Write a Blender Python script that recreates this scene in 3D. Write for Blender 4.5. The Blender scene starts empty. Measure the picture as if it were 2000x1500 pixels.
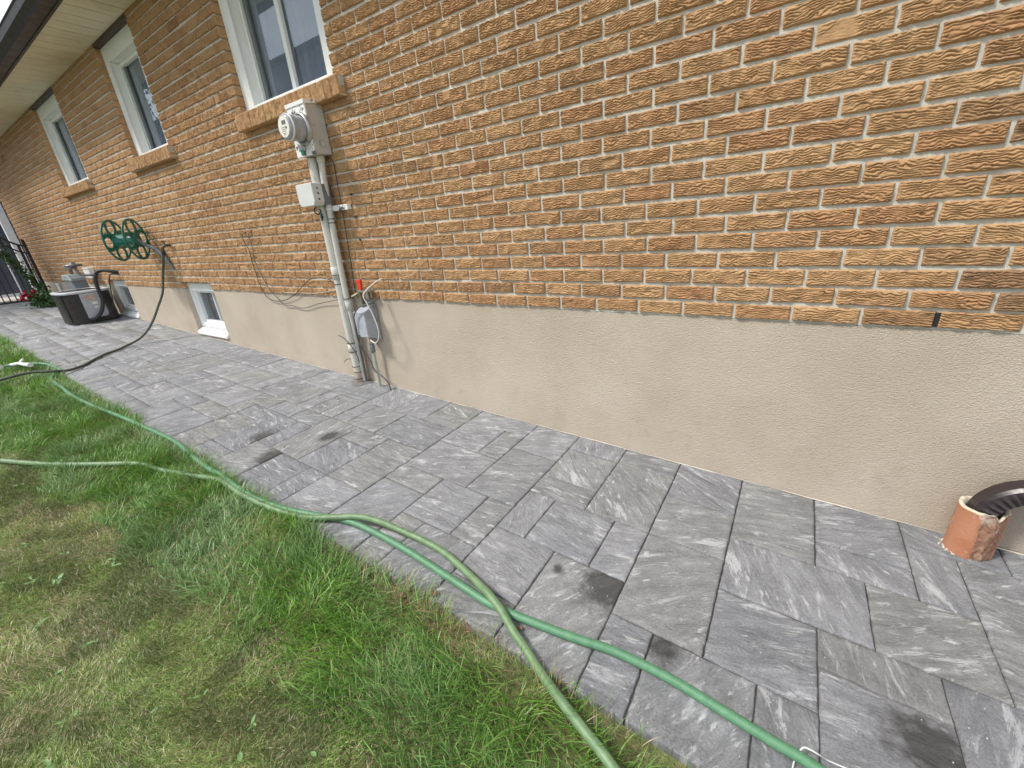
import bpy, bmesh, math, random
import numpy as np
from mathutils import Vector, Matrix
R = math.radians
random.seed(7); rng = np.random.default_rng(7)
scene = bpy.context.scene
COL = scene.collection
# ------------------------------------------------------------------ camera
cam_d = bpy.data.cameras.new('camera'); cam = bpy.data.objects.new('camera', cam_d); COL.objects.link(cam)
cam_d.sensor_width = 36.0; cam_d.lens = 803.9 / 2000 * 36.0
cam_d.clip_start = 0.02; cam_d.clip_end = 500
RT = ((0.8340712711, 0.5466493999, -0.0741589392), (0.1453974981, -0.3475130606, -0.9263337628), (-0.5321509955, 0.7618458547, -0.3693321158))
M = Matrix(((RT[0][0], -RT[1][0], -RT[2][0], 2.22155), (RT[0][1], -RT[1][1], -RT[2][1], -1.90356),
            (RT[0][2], -RT[1][2], -RT[2][2], 1.13055), (0, 0, 0, 1)))
cam.matrix_world = M
scene.camera = cam
# ------------------------------------------------------------------ world and sun
SUN = Vector((-0.50, -0.56, 0.92)).normalized()
world = bpy.data.worlds.new('World'); scene.world = world; world.use_nodes = True
wn = world.node_tree; wn.nodes.clear()
wo = wn.nodes.new('ShaderNodeOutputWorld'); bg = wn.nodes.new('ShaderNodeBackground')
sky = wn.nodes.new('ShaderNodeTexSky'); sky.sky_type = 'NISHITA'; sky.sun_disc = False
sky.sun_elevation = math.asin(SUN.z); sky.sun_rotation = math.atan2(SUN.x, SUN.y)
tc = wn.nodes.new('ShaderNodeTexCoord')
ns = wn.nodes.new('ShaderNodeTexNoise'); ns.inputs['Scale'].default_value = 2.2; ns.inputs['Detail'].default_value = 6
mp = wn.nodes.new('ShaderNodeMapping'); mp.inputs['Scale'].default_value = (1, 1, 2.4)
cr = wn.nodes.new('ShaderNodeMapRange'); cr.inputs[1].default_value = .34; cr.inputs[2].default_value = .5
mx = wn.nodes.new('ShaderNodeMix'); mx.data_type = 'RGBA'; mx.inputs[7].default_value = (11.0, 11.6, 12.6, 1)
wn.links.new(tc.outputs['Generated'], mp.inputs[0]); wn.links.new(mp.outputs[0], ns.inputs['Vector'])
wn.links.new(ns.outputs['Fac'], cr.inputs[0]); wn.links.new(cr.outputs[0], mx.inputs[0])
wn.links.new(sky.outputs[0], mx.inputs[6]); wn.links.new(mx.outputs[2], bg.inputs[0])
bg.inputs['Strength'].default_value = 0.09
wn.links.new(bg.outputs[0], wo.inputs[0])
sd = bpy.data.lights.new('sun', 'SUN'); sun = bpy.data.objects.new('sun', sd); COL.objects.link(sun)
sd.energy = 3.0; sd.angle = R(10); sd.color = (1.0, 0.95, 0.88)
sun.rotation_euler = (-SUN).to_track_quat('-Z', 'Y').to_euler(); sun.location = (-3, -5, 8)
scene.view_settings.view_transform = 'Standard'; scene.view_settings.look = 'None'
scene.view_settings.exposure = 0.42; scene.view_settings.gamma = 1.0
scene.cycles.max_bounces = 8

# ------------------------------------------------------------------ helpers
def GZ(x): return -0.038 * x                       # the paved ground falls gently towards +x

def props(o, label=None, cat=None, group=None, kind=None):
    if label: o['label'] = label
    if cat: o['category'] = cat
    if group: o['group'] = group
    if kind: o['kind'] = kind
    return o

def thing(name, label, cat, loc=(0, 0, 0), group=None):
    o = bpy.data.objects.new(name, None); COL.objects.link(o); o.location = loc
    o.empty_display_size = .05
    return props(o, label, cat, group)

def link_mesh(name, me, mat, parent=None, label=None, cat=None, group=None, kind=None):
    o = bpy.data.objects.new(name, me); COL.objects.link(o)
    if mat: me.materials.append(mat)
    if parent is not None:
        o.parent = parent; o.matrix_parent_inverse = Matrix.Translation(-wloc(parent))
    return props(o, label, cat, group, kind)

def wloc(o):
    v = Vector(o.location)
    return v if o.type == 'EMPTY' else Vector((0, 0, 0)) if True else v

class MB:
    """collects shapes in world coordinates; build() links them as ONE mesh object"""
    def __init__(s): s.v = []; s.f = []; s.sm = []
    def add(s, V, F, smooth=False):
        n = len(s.v); s.v += [tuple(p) for p in V]; s.f += [tuple(i + n for i in f) for f in F]; s.sm += [smooth] * len(F); return s
    def box(s, x0, x1, y0, y1, z0, z1):
        V = [(x, y, z) for x in (x0, x1) for y in (y0, y1) for z in (z0, z1)]
        F = [(0, 1, 3, 2), (4, 6, 7, 5), (0, 4, 5, 1), (2, 3, 7, 6), (0, 2, 6, 4), (1, 5, 7, 3)]
        return s.add(V, F)
    def hexa(s, P8):   # bottom 4 then top 4, same winding
        return s.add(P8, [(3, 2, 1, 0), (4, 5, 6, 7), (0, 1, 5, 4), (1, 2, 6, 5), (2, 3, 7, 6), (3, 0, 4, 7)])
    def prism(s, poly, d0, d1, axis='x', smooth=False):
        """poly: list of 2D points extruded along axis between d0 and d1"""
        def p(a, d):
            return (d, a[0], a[1]) if axis == 'x' else (a[0], d, a[1]) if axis == 'y' else (a[0], a[1], d)
        n = len(poly); V = [p(a, d0) for a in poly] + [p(a, d1) for a in poly]
        F = [tuple(range(n)), tuple(range(2 * n - 1, n - 1, -1))] 
        s.add(V, F)
        s.add(V, [(i, (i + 1) % n, n + (i + 1) % n, n + i) for i in range(n)], smooth)
        return s
    def tube(s, pts, r, seg=10, cap=True, up=None, ry=None):
        P = [Vector(p) for p in pts]; n = len(P)
        rs = r if isinstance(r, (list, tuple)) else [r] * n
        T = [(P[min(i + 1, n - 1)] - P[max(i - 1, 0)]).normalized() for i in range(n)]
        a = Vector(up) if up else Vector((0, 0, 1))
        if abs(T[0].dot(a)) > .95: a = Vector((0, 1, 0))
        nrm = (a - T[0] * a.dot(T[0])).normalized(); V = []
        for i in range(n):
            nrm = (nrm - T[i] * nrm.dot(T[i])).normalized(); b = T[i].cross(nrm)
            for k in range(seg):
                t = 2 * math.pi * k / seg
                V.append(P[i] + nrm * (math.cos(t) * rs[i]) + b * (math.sin(t) * rs[i] * (ry or 1)))
        F = [(i * seg + k, i * seg + (k + 1) % seg, (i + 1) * seg + (k + 1) % seg, (i + 1) * seg + k) for i in range(n - 1) for k in range(seg)]
        s.add(V, F, True)
        if cap: s.add(V[:seg], [tuple(range(seg - 1, -1, -1))]); s.add(V[-seg:], [tuple(range(seg))])
        return s
    def lathe(s, prof, origin, axis, seg=24, smooth=True, arc=None):
        """prof: (radius, distance along axis)"""
        ax = Vector(axis).normalized(); a = Vector((0, 0, 1)) if abs(ax.z) < .9 else Vector((1, 0, 0))
        u = (a - ax * a.dot(ax)).normalized(); w = ax.cross(u); O = Vector(origin); V = []
        for r, d in prof:
            for k in range(seg):
                t = 2 * math.pi * k / seg; V.append(O + ax * d + u * (r * math.cos(t)) + w * (r * math.sin(t)))
        F = [(i * seg + k, i * seg + (k + 1) % seg, (i + 1) * seg + (k + 1) % seg, (i + 1) * seg + k) for i in range(len(prof) - 1) for k in range(seg)]
        s.add(V, F, smooth); return s
    def build(s, name, mat, parent=None, bevel=0, bseg=2, **kw):
        me = bpy.data.meshes.new(name); me.from_pydata(s.v, [], s.f); me.update()
        me.polygons.foreach_set('use_smooth', s.sm)
        used = {i for f in s.f for i in f}
        if len(used) < len(s.v):
            bm = bmesh.new(); bm.from_mesh(me); bmesh.ops.delete(bm, geom=[v for v in bm.verts if not v.link_faces], context='VERTS'); bm.to_mesh(me); bm.free()
        if bevel:
            bm = bmesh.new(); bm.from_mesh(me)
            bmesh.ops.remove_doubles(bm, verts=bm.verts, dist=1e-5)
            bmesh.ops.recalc_face_normals(bm, faces=bm.faces)
            ed = [e for e in bm.edges if len(e.link_faces) == 2 and e.calc_face_angle(0) > .5]
            bmesh.ops.bevel(bm, geom=ed, offset=bevel, segments=bseg, affect='EDGES', profile=.5, clamp_overlap=True)
            bm.to_mesh(me); bm.free()
        else:
            bm = bmesh.new(); bm.from_mesh(me); bmesh.ops.recalc_face_normals(bm, faces=bm.faces); bm.to_mesh(me); bm.free()
        return link_mesh(name, me, mat, parent, **kw)

def np_mesh(name, V, F4, mat, parent=None, smooth=False, F3=None, attrs=None, **kw):
    """fast quad mesh from numpy arrays; attrs: {name: (type, array)} on points"""
    me = bpy.data.meshes.new(name); V = np.asarray(V, np.float32); F4 = np.asarray(F4, np.int32)
    nf = len(F4); me.vertices.add(len(V)); me.vertices.foreach_set('co', V.ravel())
    n3 = 0 if F3 is None else len(F3)
    me.loops.add(nf * 4 + n3 * 3); me.polygons.add(nf + n3)
    li = F4.ravel(); ls = np.arange(nf, dtype=np.int32) * 4
    if n3:
        li = np.r_[li, np.asarray(F3, np.int32).ravel()]; ls = np.r_[ls, nf * 4 + np.arange(n3, dtype=np.int32) * 3]
    me.loops.foreach_set('vertex_index', li.astype(np.int32)); me.polygons.foreach_set('loop_start', ls.astype(np.int32))
    if smooth: me.polygons.foreach_set('use_smooth', np.ones(nf + n3, bool))
    me.update(calc_edges=True); me.validate()
    for k, (t, a) in (attrs or {}).items():
        at = me.attributes.new(k, t, 'POINT')
        at.data.foreach_set('value' if t == 'FLOAT' else 'vector' if t == 'FLOAT_VECTOR' else 'color', np.asarray(a, np.float32).ravel())
    return link_mesh(name, me, mat, parent, **kw)

def _h(i, j, k):
    n = (i * 374761393 + j * 668265263 + k * 1274126177) & 0x7fffffff
    n = ((n ^ (n >> 13)) * 1274126177) & 0x7fffffff
    return ((n ^ (n >> 16)) & 0xffff) / 65535.0
def vnoise(x, y, s=0):
    """vectorised value noise in 0..1; s is a seed (array ok)"""
    x = np.asarray(x, float); y = np.asarray(y, float); s = np.asarray(s).astype(np.int64)
    i = np.floor(x).astype(np.int64); j = np.floor(y).astype(np.int64); fx = x - i; fy = y - j
    fx = fx * fx * (3 - 2 * fx); fy = fy * fy * (3 - 2 * fy)
    a = _h(i, j, s); b = _h(i + 1, j, s); c = _h(i, j + 1, s); d = _h(i + 1, j + 1, s)
    return (a * (1 - fx) + b * fx) * (1 - fy) + (c * (1 - fx) + d * fx) * fy
def fbm(x, y, s=0, o=3):
    r = 0; a = .5
    for k in range(o): r = r + a * vnoise(x * 2 ** k, y * 2 ** k, s + 17 * k); a *= .5
    return r / (1 - .5 ** o)
def spline(pts, n=8):
    P = [Vector(p) for p in pts]; out = []
    for i in range(len(P) - 1):
        p0 = P[max(i - 1, 0)]; p1 = P[i]; p2 = P[i + 1]; p3 = P[min(i + 2, len(P) - 1)]
        for k in range(n):
            t = k / n
            out.append(.5 * ((2 * p1) + (p2 - p0) * t + (2 * p0 - 5 * p1 + 4 * p2 - p3) * t * t + (3 * p1 - p0 - 3 * p2 + p3) * t ** 3))
    out.append(P[-1]); return out

# ------------------------------------------------------------------ materials
class NT:
    def __init__(s, name):
        s.m = bpy.data.materials.new(name); s.m.use_nodes = True; s.t = s.m.node_tree; s.n = s.t.nodes
        s.b = s.n['Principled BSDF']; s.out = s.n['Material Output']; s.L = s.t.links.new
    def node(s, t, **k):
        x = s.n.new(t)
        for a, b in k.items(): setattr(x, a, b)
        return x
    def val(s, sock, v):
        if hasattr(v, 'links') or isinstance(v, bpy.types.NodeSocket): s.L(v, sock)
        else: sock.default_value = v
    def coord(s, which='Object', scale=(1, 1, 1), rot=(0, 0, 0)):
        c = s.node('ShaderNodeTexCoord'); m = s.node('ShaderNodeMapping'); m.inputs['Scale'].default_value = scale; m.inputs['Rotation'].default_value = rot
        s.L(c.outputs[which], m.inputs[0]); return m.outputs[0]
    def attr(s, name, which='Fac'):
        a = s.node('ShaderNodeAttribute'); a.attribute_name = name; return a.outputs[which]
    def mapping(s, v, scale=(1, 1, 1), rot=(0, 0, 0)):
        m = s.node('ShaderNodeMapping'); m.inputs['Scale'].default_value = scale; m.inputs['Rotation'].default_value = rot; s.L(v, m.inputs[0]); return m.outputs[0]
    def noise(s, v, scale, detail=4, rough=.55, dist=0):
        x = s.node('ShaderNodeTexNoise'); s.L(v, x.inputs['Vector']); x.inputs['Scale'].default_value = scale
        x.inputs['Detail'].default_value = detail; x.inputs['Roughness'].default_value = rough; x.inputs['Distortion'].default_value = dist; return x.outputs['Fac']
    def ramp(s, f, lo, hi, a=0., b=1.):
        x = s.node('ShaderNodeMapRange'); s.val(x.inputs[0], f); x.inputs[1].default_value = lo; x.inputs[2].default_value = hi
        x.inputs[3].default_value = a; x.inputs[4].default_value = b; return x.outputs[0]
    def math(s, op, a, b=0.):
        x = s.node('ShaderNodeMath', operation=op); s.val(x.inputs[0], a); s.val(x.inputs[1], b); return x.outputs[0]
    def mix(s, f, a, b, mode='MIX'):
        x = s.node('ShaderNodeMix', data_type='RGBA', blend_type=mode); s.val(x.inputs[0], f)
        s.val(x.inputs[6], a if not isinstance(a, tuple) else (*a[:3], 1)); s.val(x.inputs[7], b if not isinstance(b, tuple) else (*b[:3], 1)); return x.outputs[2]
    def bump(s, h, dist, strength=1., nrm=None):
        x = s.node('ShaderNodeBump'); s.L(h, x.inputs['Height']); x.inputs['Distance'].default_value = dist; x.inputs['Strength'].default_value = strength
        if nrm is not None: s.L(nrm, x.inputs['Normal'])
        return x.outputs[0]
    def set(s, **k):
        names = {'color': 'Base Color', 'rough': 'Roughness', 'metal': 'Metallic', 'normal': 'Normal', 'spec': 'Specular IOR Level', 'trans': 'Transmission Weight', 'coat': 'Coat Weight'}
        for a, v in k.items():
            if a == 'color' and isinstance(v, tuple): v = (*v[:3], 1)
            s.val(s.b.inputs[names[a]], v)
        return s.m

def plain(name, col, rough=.5, metal=0., var=.12, nscale=30, bump=.0, bscale=200, dirt=None, dscale=12, dlo=.55, dhi=.7):
    n = NT(name); c = n.coord()
    f = n.noise(c, nscale, 4)
    k = n.ramp(f, .3, .7, 1 - var, 1 + var)
    m = n.mix(1., col, k, 'MULTIPLY')
    if dirt: m = n.mix(n.ramp(n.noise(c, dscale, 6, .65), dlo, dhi), m, dirt)
    n.set(color=m, rough=n.ramp(n.noise(c, nscale * 2, 3), .3, .7, max(rough - .08, 0.02), min(rough + .1, 1)), metal=metal)
    if bump: n.set(normal=n.bump(n.noise(c, bscale, 3), bump))
    return n.m

def mat_brick(name='brick_rug_face'):
    n = NT(name); c = n.coord(); t = n.attr('tone', 'Vector'); sp = n.node('ShaderNodeSeparateXYZ'); n.L(t, sp.inputs[0])
    base = n.mix(sp.outputs[0], (.385, .222, .108), (.455, .280, .142))
    base = n.mix(n.ramp(sp.outputs[1], .6, 1., 0, .45), base, (.35, .165, .082))
    base = n.mix(n.ramp(sp.outputs[2], 0, 1, 0, .78), base, (.12, .065, .045))
    f1 = n.noise(c, 45, 5, .6); base = n.mix(1., base, n.ramp(f1, .3, .7, .82, 1.16), 'MULTIPLY')
    f2 = n.noise(n.mapping(c, (60, 60, 260)), 1, 4, .6); base = n.mix(n.ramp(f2, .52, .75, 0, .45), base, (.70, .47, .26))
    f3 = n.noise(n.mapping(c, (50, 50, 180)), 1.3, 4, .6); base = n.mix(n.ramp(f3, .56, .78, 0, .4), base, (.22, .105, .055))
    # mortar splashes / efflorescence
    sx = n.node('ShaderNodeSeparateXYZ'); n.L(c, sx.inputs[0])
    low = n.ramp(sx.outputs[2], .684, .700, 1, 0)
    f4 = n.noise(c, 28, 5, .7); spl = n.math('MULTIPLY', n.ramp(f4, .56, .64), low)
    f5 = n.noise(c, 9, 6, .7); spl = n.math('MAXIMUM', spl, n.ramp(f5, .74, .79, 0, .6))
    base = n.mix(spl, base, (.62, .58, .50))
    w = n.bump(n.noise(n.mapping(c, (90, 90, 420)), 1, 3, .6), .0011, 1.)
    w = n.bump(n.noise(c, 700, 3, .7), .0006, 1., w)
    return n.set(color=base, rough=.92, normal=w, spec=.25)
def mat_mortar():
    n = NT('mortar'); c = n.coord()
    m = n.mix(n.ramp(n.noise(c, 14, 5), .3, .7), (.50, .475, .41), (.62, .60, .53))
    m = n.mix(n.ramp(n.noise(c, 90, 4), .58, .75, 0, .35), m, (.30, .25, .20))
    return n.set(color=m, rough=.95, normal=n.bump(n.noise(c, 380, 4, .7), .0022), spec=.2)
def mat_stucco():
    n = NT('foundation_stucco'); c = n.coord()
    m = n.mix(n.ramp(n.noise(c, 2.2, 5), .35, .65), (.485, .415, .33), (.56, .485, .395))
    m = n.mix(1., m, n.ramp(n.noise(c, 260, 3), .3, .7, .93, 1.07), 'MULTIPLY')
    sx = n.node('ShaderNodeSeparateXYZ'); n.L(c, sx.inputs[0])
    m = n.mix(n.math('MULTIPLY', n.ramp(n.noise(c, 7, 6, .7), .55, .75, 0, .5), n.ramp(sx.outputs[2], .1, .35, 1, 0)), m, (.36, .30, .23))
    b = n.bump(n.noise(n.mapping(c, (1, 1, 1.4)), 170, 4, .62), .0075)
    return n.set(color=m, rough=.95, normal=b, spec=.2)
def mat_paver():
    n = NT('slate_paver'); c = n.coord(); pv = n.attr('pv', 'Vector'); t = n.attr('tone', 'Vector')
    sp = n.node('ShaderNodeSeparateXYZ'); n.L(t, sp.inputs[0])
    base = n.mix(sp.outputs[0], (.235, .24, .255), (.30, .303, .317))
    base = n.mix(n.ramp(sp.outputs[1], .5, 1, 0, .55), base, (.265, .265, .235))
    base = n.mix(1., base, n.ramp(n.noise(c, 8, 8, .7), .3, .7, .76, 1.24), 'MULTIPLY')
    base = n.mix(1., base, n.ramp(n.noise(c, 160, 4, .7), .3, .7, .78, 1.22), 'MULTIPLY')
    # pale cleft veins, stretched along the slab's own grain
    v = n.noise(n.mapping(pv, (4.5, 19, 1)), 1, 10, .78, .7)
    v2 = n.noise(n.mapping(pv, (2.0, 5, 1)), 2.2, 4, .6)
    vein = n.math('MULTIPLY', n.ramp(v, .545, .605), n.ramp(v2, .40, .52))
    base = n.mix(n.math('MULTIPLY', vein, .8), base, (.58, .585, .60))
    v4 = n.noise(n.mapping(pv, (16, 52, 1)), 1, 4, .6, .3); base = n.mix(n.math('MULTIPLY', n.ramp(v4, .60, .66), n.ramp(n.noise(c, 7, 2), .42, .6, .15, .85)), base, (.60, .60, .60))
    v3 = n.noise(n.mapping(pv, (40, 90, 1)), 1, 5, .7)
    base = n.mix(n.ramp(v3, .62, .70, 0, .6), base, (.52, .52, .52))
    dk = n.noise(n.mapping(pv, (4, 26, 1)), 1.3, 6, .65, .8)
    base = n.mix(n.ramp(dk, .60, .72, 0, .5), base, (.11, .115, .125))
    st = n.math('MULTIPLY', n.ramp(n.math('ADD', n.attr('stain'), n.ramp(n.noise(c, 28, 6, .7), .3, .7, -.28, .28)), .28, .85), .86)
    base = n.mix(st, base, (.052, .048, .043))
    b = n.bump(n.noise(n.mapping(pv, (5, 15, 1)), 1.6, 9, .72, 1.1), .022, 1.)
    b = n.bump(n.noise(c, 330, 4, .7), .0016, 1., b)
    return n.set(color=base, rough=n.ramp(n.noise(c, 30, 4), .3, .7, .55, .78), normal=b, spec=.4)
def mat_blade(name):
    n = NT(name); a = n.node('ShaderNodeAttribute'); a.attribute_name = 'bcol'
    n.set(color=a.outputs['Color'], rough=.42, spec=.5)
    tr = n.node('ShaderNodeBsdfTranslucent'); n.L(a.outputs['Color'], tr.inputs[0])
    ms = n.node('ShaderNodeMixShader'); ms.inputs[0].default_value = .3
    n.L(n.b.outputs[0], ms.inputs[1]); n.L(tr.outputs[0], ms.inputs[2]); n.L(ms.outputs[0], n.out.inputs[0]); return n.m
def mat_glass():
    n = NT('window_glass'); g = n.node('ShaderNodeBsdfGlossy'); g.inputs['Roughness'].default_value = .01; g.inputs[0].default_value = (.9, .95, 1, 1)
    t = n.node('ShaderNodeBsdfTransparent'); t.inputs[0].default_value = (.82, .85, .88, 1)
    fr = n.node('ShaderNodeFresnel'); fr.inputs[0].default_value = 1.75
    ge = n.node('ShaderNodeNewGeometry'); fac = n.math('MULTIPLY', n.ramp(fr.outputs[0], 0, 1, .04, 1), n.math('SUBTRACT', 1., ge.outputs['Backfacing']))
    ms = n.node('ShaderNodeMixShader'); n.L(fac, ms.inputs[0]); n.L(t.outputs[0], ms.inputs[1]); n.L(g.outputs[0], ms.inputs[2]); n.L(ms.outputs[0], n.out.inputs[0]); return n.m
def mat_hose(name, a, b, stripe=True):
    n = NT(name); c = n.coord(); t = n.attr('hv', 'Vector'); sp = n.node('ShaderNodeSeparateXYZ'); n.L(t, sp.inputs[0])
    m = n.mix(n.ramp(n.noise(c, 40, 5), .35, .65), a, b)
    if stripe:
        w = n.math('SINE', n.math('MULTIPLY', sp.outputs[0], 2 * math.pi * 9)); m = n.mix(n.ramp(w, .2, .9, 0, .45), m, tuple(x * .55 for x in a))
    m = n.mix(n.ramp(n.noise(c, 130, 5, .7), .6, .72, 0, .5), m, (.30, .33, .24))
    return n.set(color=m, rough=.5, normal=n.bump(n.noise(c, 300, 2), .0006))

MAT = dict(
    brick=mat_brick(), mortar=mat_mortar(), stucco=mat_stucco(), paver=mat_paver(), glass=mat_glass(),
    vinyl=plain('white_vinyl', (.84, .86, .84), .38, var=.03, nscale=5, dirt=(.55, .54, .48), dscale=9, dlo=.62, dhi=.85),
    soffit=plain('soffit_cream', (.76, .70, .53), .5, var=.05, nscale=3, dirt=(.56, .49, .34), dscale=2.5, dlo=.5, dhi=.8),
    groove=plain('soffit_groove', (.22, .19, .13), .7),
    gutter=plain('gutter_brown', (.036, .034, .037), .5, var=.1, nscale=6),
    brown=plain('lintel_brown', (.055, .032, .032), .5),
    roof=plain('roof_shingle', (.10, .09, .085), .9, bump=.004, bscale=60),
    dark=plain('dark_interior', (.03, .032, .036), .9),
    screen=plain('insect_screen', (.10, .105, .115), .8),
    curtain=plain('grey_curtain', (.42, .44, .48), .9, var=.08, nscale=8),
    joint=plain('joint_sand', (.075, .072, .066), .95, var=.4, nscale=80, bump=.003, bscale=500),
    white_paint=plain('white_steel_flaking', (.78, .78, .75), .4, var=.04, nscale=10, dirt=(.13, .125, .12), dscale=17, dlo=.55, dhi=.57),
    grey_cream=plain('meter_box_side', (.50, .48, .43), .5, var=.06, nscale=14, dirt=(.20, .17, .15), dscale=14, dlo=.60, dhi=.70),
    pvc=plain('conduit_cream', (.58, .565, .51), .42, var=.06, nscale=15, dirt=(.26, .25, .22), dscale=11, dlo=.58, dhi=.75),
    pvc_old=plain('conduit_weathered', (.40, .42, .34), .6, var=.12, nscale=20, dirt=(.2, .2, .17), dscale=18),
    box_plastic=plain('junction_plastic', (.62, .64, .62), .4, var=.04, nscale=9),
    grey_box=plain('telecom_grey', (.40, .42, .46), .42, var=.06, nscale=12, dirt=(.26, .27, .30), dscale=9, dlo=.5, dhi=.75),
    steel=plain('galvanised_steel', (.42, .42, .42), .4, .7, var=.15, nscale=25, dirt=(.12, .10, .09), dscale=20),
    black=plain('black_rubber', (.02, .02, .021), .55, var=.2),
    wire_grey=plain('grey_cable', (.10, .10, .105), .55, var=.2), wire_white=plain('white_cable', (.62, .60, .55), .5, var=.1),
    tape=plain('old_tape_brown', (.40, .33, .27), .7, var=.2, nscale=40),
    red=plain('red_tape', (.65, .05, .02), .45, var=.1), brass=plain('tarnished_brass', (.30, .30, .20), .45, .5, var=.2, nscale=60),
    lcd=plain('display_grey', (.16, .17, .18), .2), paper=plain('label_paper', (.72, .70, .62), .6, var=.15, nscale=90),
    green_plastic=plain('reel_green', (.014, .15, .11), .33, var=.15, nscale=14, dirt=(.05, .20, .15), dscale=12, dlo=.5, dhi=.75),
    tap=plain('tap_old_brass', (.10, .085, .06), .5, .5, var=.2),
    acbrown=plain('ac_brown', (.045, .034, .030), .5, var=.25, nscale=20), acgrey=plain('ac_grey', (.38, .40, .43), .4, var=.05, dirt=(.16, .16, .16), dscale=10, dlo=.62, dhi=.70),
    acblack=plain('ac_black', (.015, .014, .015), .45), rim=plain('ac_rim', (.52, .55, .57), .35, var=.05),
    gas=plain('gas_meter_grey', (.17, .19, .20), .45, var=.1), regul=plain('regulator_grey', (.16, .15, .16), .4, .3),
    clay=None, spout=plain('downspout_brown', (.030, .021, .023), .36, var=.12, nscale=20, bump=.0004, bscale=40),
    iron=plain('black_iron', (.018, .014, .016), .4), leaf=None,
    concrete=plain('pale_concrete', (.48, .45, .41), .9, var=.1, nscale=5, bump=.002), patch=plain('mortar_patch', (.17, .16, .15), .95, var=.2, nscale=60, bump=.004, bscale=200),
    bead=plain('stucco_bead', (.62, .57, .47), .9, var=.15, nscale=50),
    petal=plain('rose_petal', (.42, .008, .05), .5, var=.3, nscale=60), dry=plain('dry_leaf', (.17, .09, .055), .7, var=.3, nscale=80),
    siding=plain('white_siding', (.72, .73, .75), .5), farglass=plain('dark_door_glass', (.05, .065, .09), .15), farbrick=plain('far_brick', (.30, .15, .11), .9, var=.2, nscale=12),
    hose_mint=mat_hose('hose_mint', (.085, .22, .115), (.12, .28, .155)), hose_olive=mat_hose('hose_olive', (.12, .21, .095), (.19, .29, .15)),
    hose_pale=mat_hose('hose_pale', (.20, .30, .17), (.30, .40, .26)), hose_dark=mat_hose('hose_dark', (.045, .05, .04), (.075, .085, .06), False),
    pebble=plain('white_grit', (.6, .58, .53), .9), soil=plain('lawn_soil', (.20, .18, .085), .95, var=.45, nscale=60, bump=.01, bscale=120, dirt=(.14, .17, .05), dscale=6, dlo=.4, dhi=.6),
    nozzle=plain('white_plastic', (.80, .82, .84), .3, var=.03),
)
def mk_clay():
    n = NT('terracotta'); c = n.coord(); m = n.mix(n.ramp(n.noise(c, 10, 5), .3, .7), (.37, .145, .07), (.46, .22, .13))
    t = n.attr('broken'); m = n.mix(n.ramp(t, .3, .7), m, n.mix(n.ramp(n.noise(c, 60, 5, .7), .35, .65), (.17, .065, .03), (.40, .24, .16)))
    m = n.mix(n.ramp(n.noise(n.mapping(c, (1, 1, .5)), 22, 5, .7), .58, .68, 0, .6), m, (.55, .50, .42))
    r = n.attr('rim'); m = n.mix(n.ramp(r, .4, .6), m, (.56, .50, .39))
    return n.set(color=m, rough=.8, normal=n.bump(n.noise(c, 120, 4), .002))
MAT['clay'] = mk_clay()
def mk_leaf(name, a, b):
    n = NT(name); c = n.coord(); m = n.mix(n.ramp(n.noise(c, 60, 3), .35, .65), a, b); return n.set(color=m, rough=.5)
MAT['leaf'] = mk_leaf('rose_leaf', (.025, .07, .018), (.07, .15, .035)); MAT['weed'] = mk_leaf('weed_leaf', (.10, .20, .05), (.16, .27, .09))

# ================================================================== GROUND, PATH
GX0, GX1 = -40, 30
me_g = MB().add([(-60, -60, GZ(-60) * .0 + .30), (-60, 60, .30), (60, 60, .30), (60, -60, .30)], [])
ground = MB()
xs = [-60, -10.0, 6, 60]
gz = [GZ(-10) - .03, GZ(-10) - .03, GZ(6) - .03, GZ(6) - .03]
gv = [(x, y, z) for x, z in zip(xs, gz) for y in (-60, 60)]
ground.add(gv, [(2 * i, 2 * i + 2, 2 * i + 3, 2 * i + 1) for i in range(3)])
ground.build('ground', MAT['soil'], kind='structure')
UNIT = .1382; PX0 = 2.439
KN = [(0,2,0,2),(0,2,2,3),(2,4,0,1),(2,3,1,3),(3,5,1,2),(3,5,2,5),(4,6,0,1),(5,7,1,3),(-2,0,0,3),(-2,1,3,5),(1,3,3,5),(-2,0,5,7),(0,2,5,6),(0,2,6,9),(2,4,5,8),(2,4,8,9),
 (-4,-3,7,9),(-3,-1,7,9),(-1,0,7,9),(-4,-2,4,7),(-6,-4,0,1),(-6,-4,1,4),(-4,-2,0,2),(-4,-2,2,4),(-8,-6,0,1),(-8,-6,1,3),(-8,-6,3,4),(-5,-4,4,6),(-7,-5,4,6),(-8,-7,4,6),
 (-6,-4,6,9),(-8,-6,6,8),(-8,-6,8,9),(-10,-8,0,2),(-10,-8,2,5),(-9,-8,5,7),(-11,-9,5,7),(-10,-8,7,9),(-11,-10,7,9),(-13,-11,5,6),(-13,-11,6,9),(-15,-13,0,1),(-15,-13,1,2),
 (-13,-10,0,1),(-13,-11,1,3),(-11,-10,1,3),(-13,-10,3,5),(-17,-15,0,2),(-19,-17,0,2),(-16,-13,2,4),(-18,-16,2,4),(-19,-18,2,4),(-17,-15,4,5),(-15,-13,4,7),(-17,-15,5,7),
 (-19,-17,4,7),(-20,-19,5,7),(-22,-20,5,8),(-20,-18,7,9),(-18,-16,7,9),(-16,-15,7,9),(-15,-13,7,9)]
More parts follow.
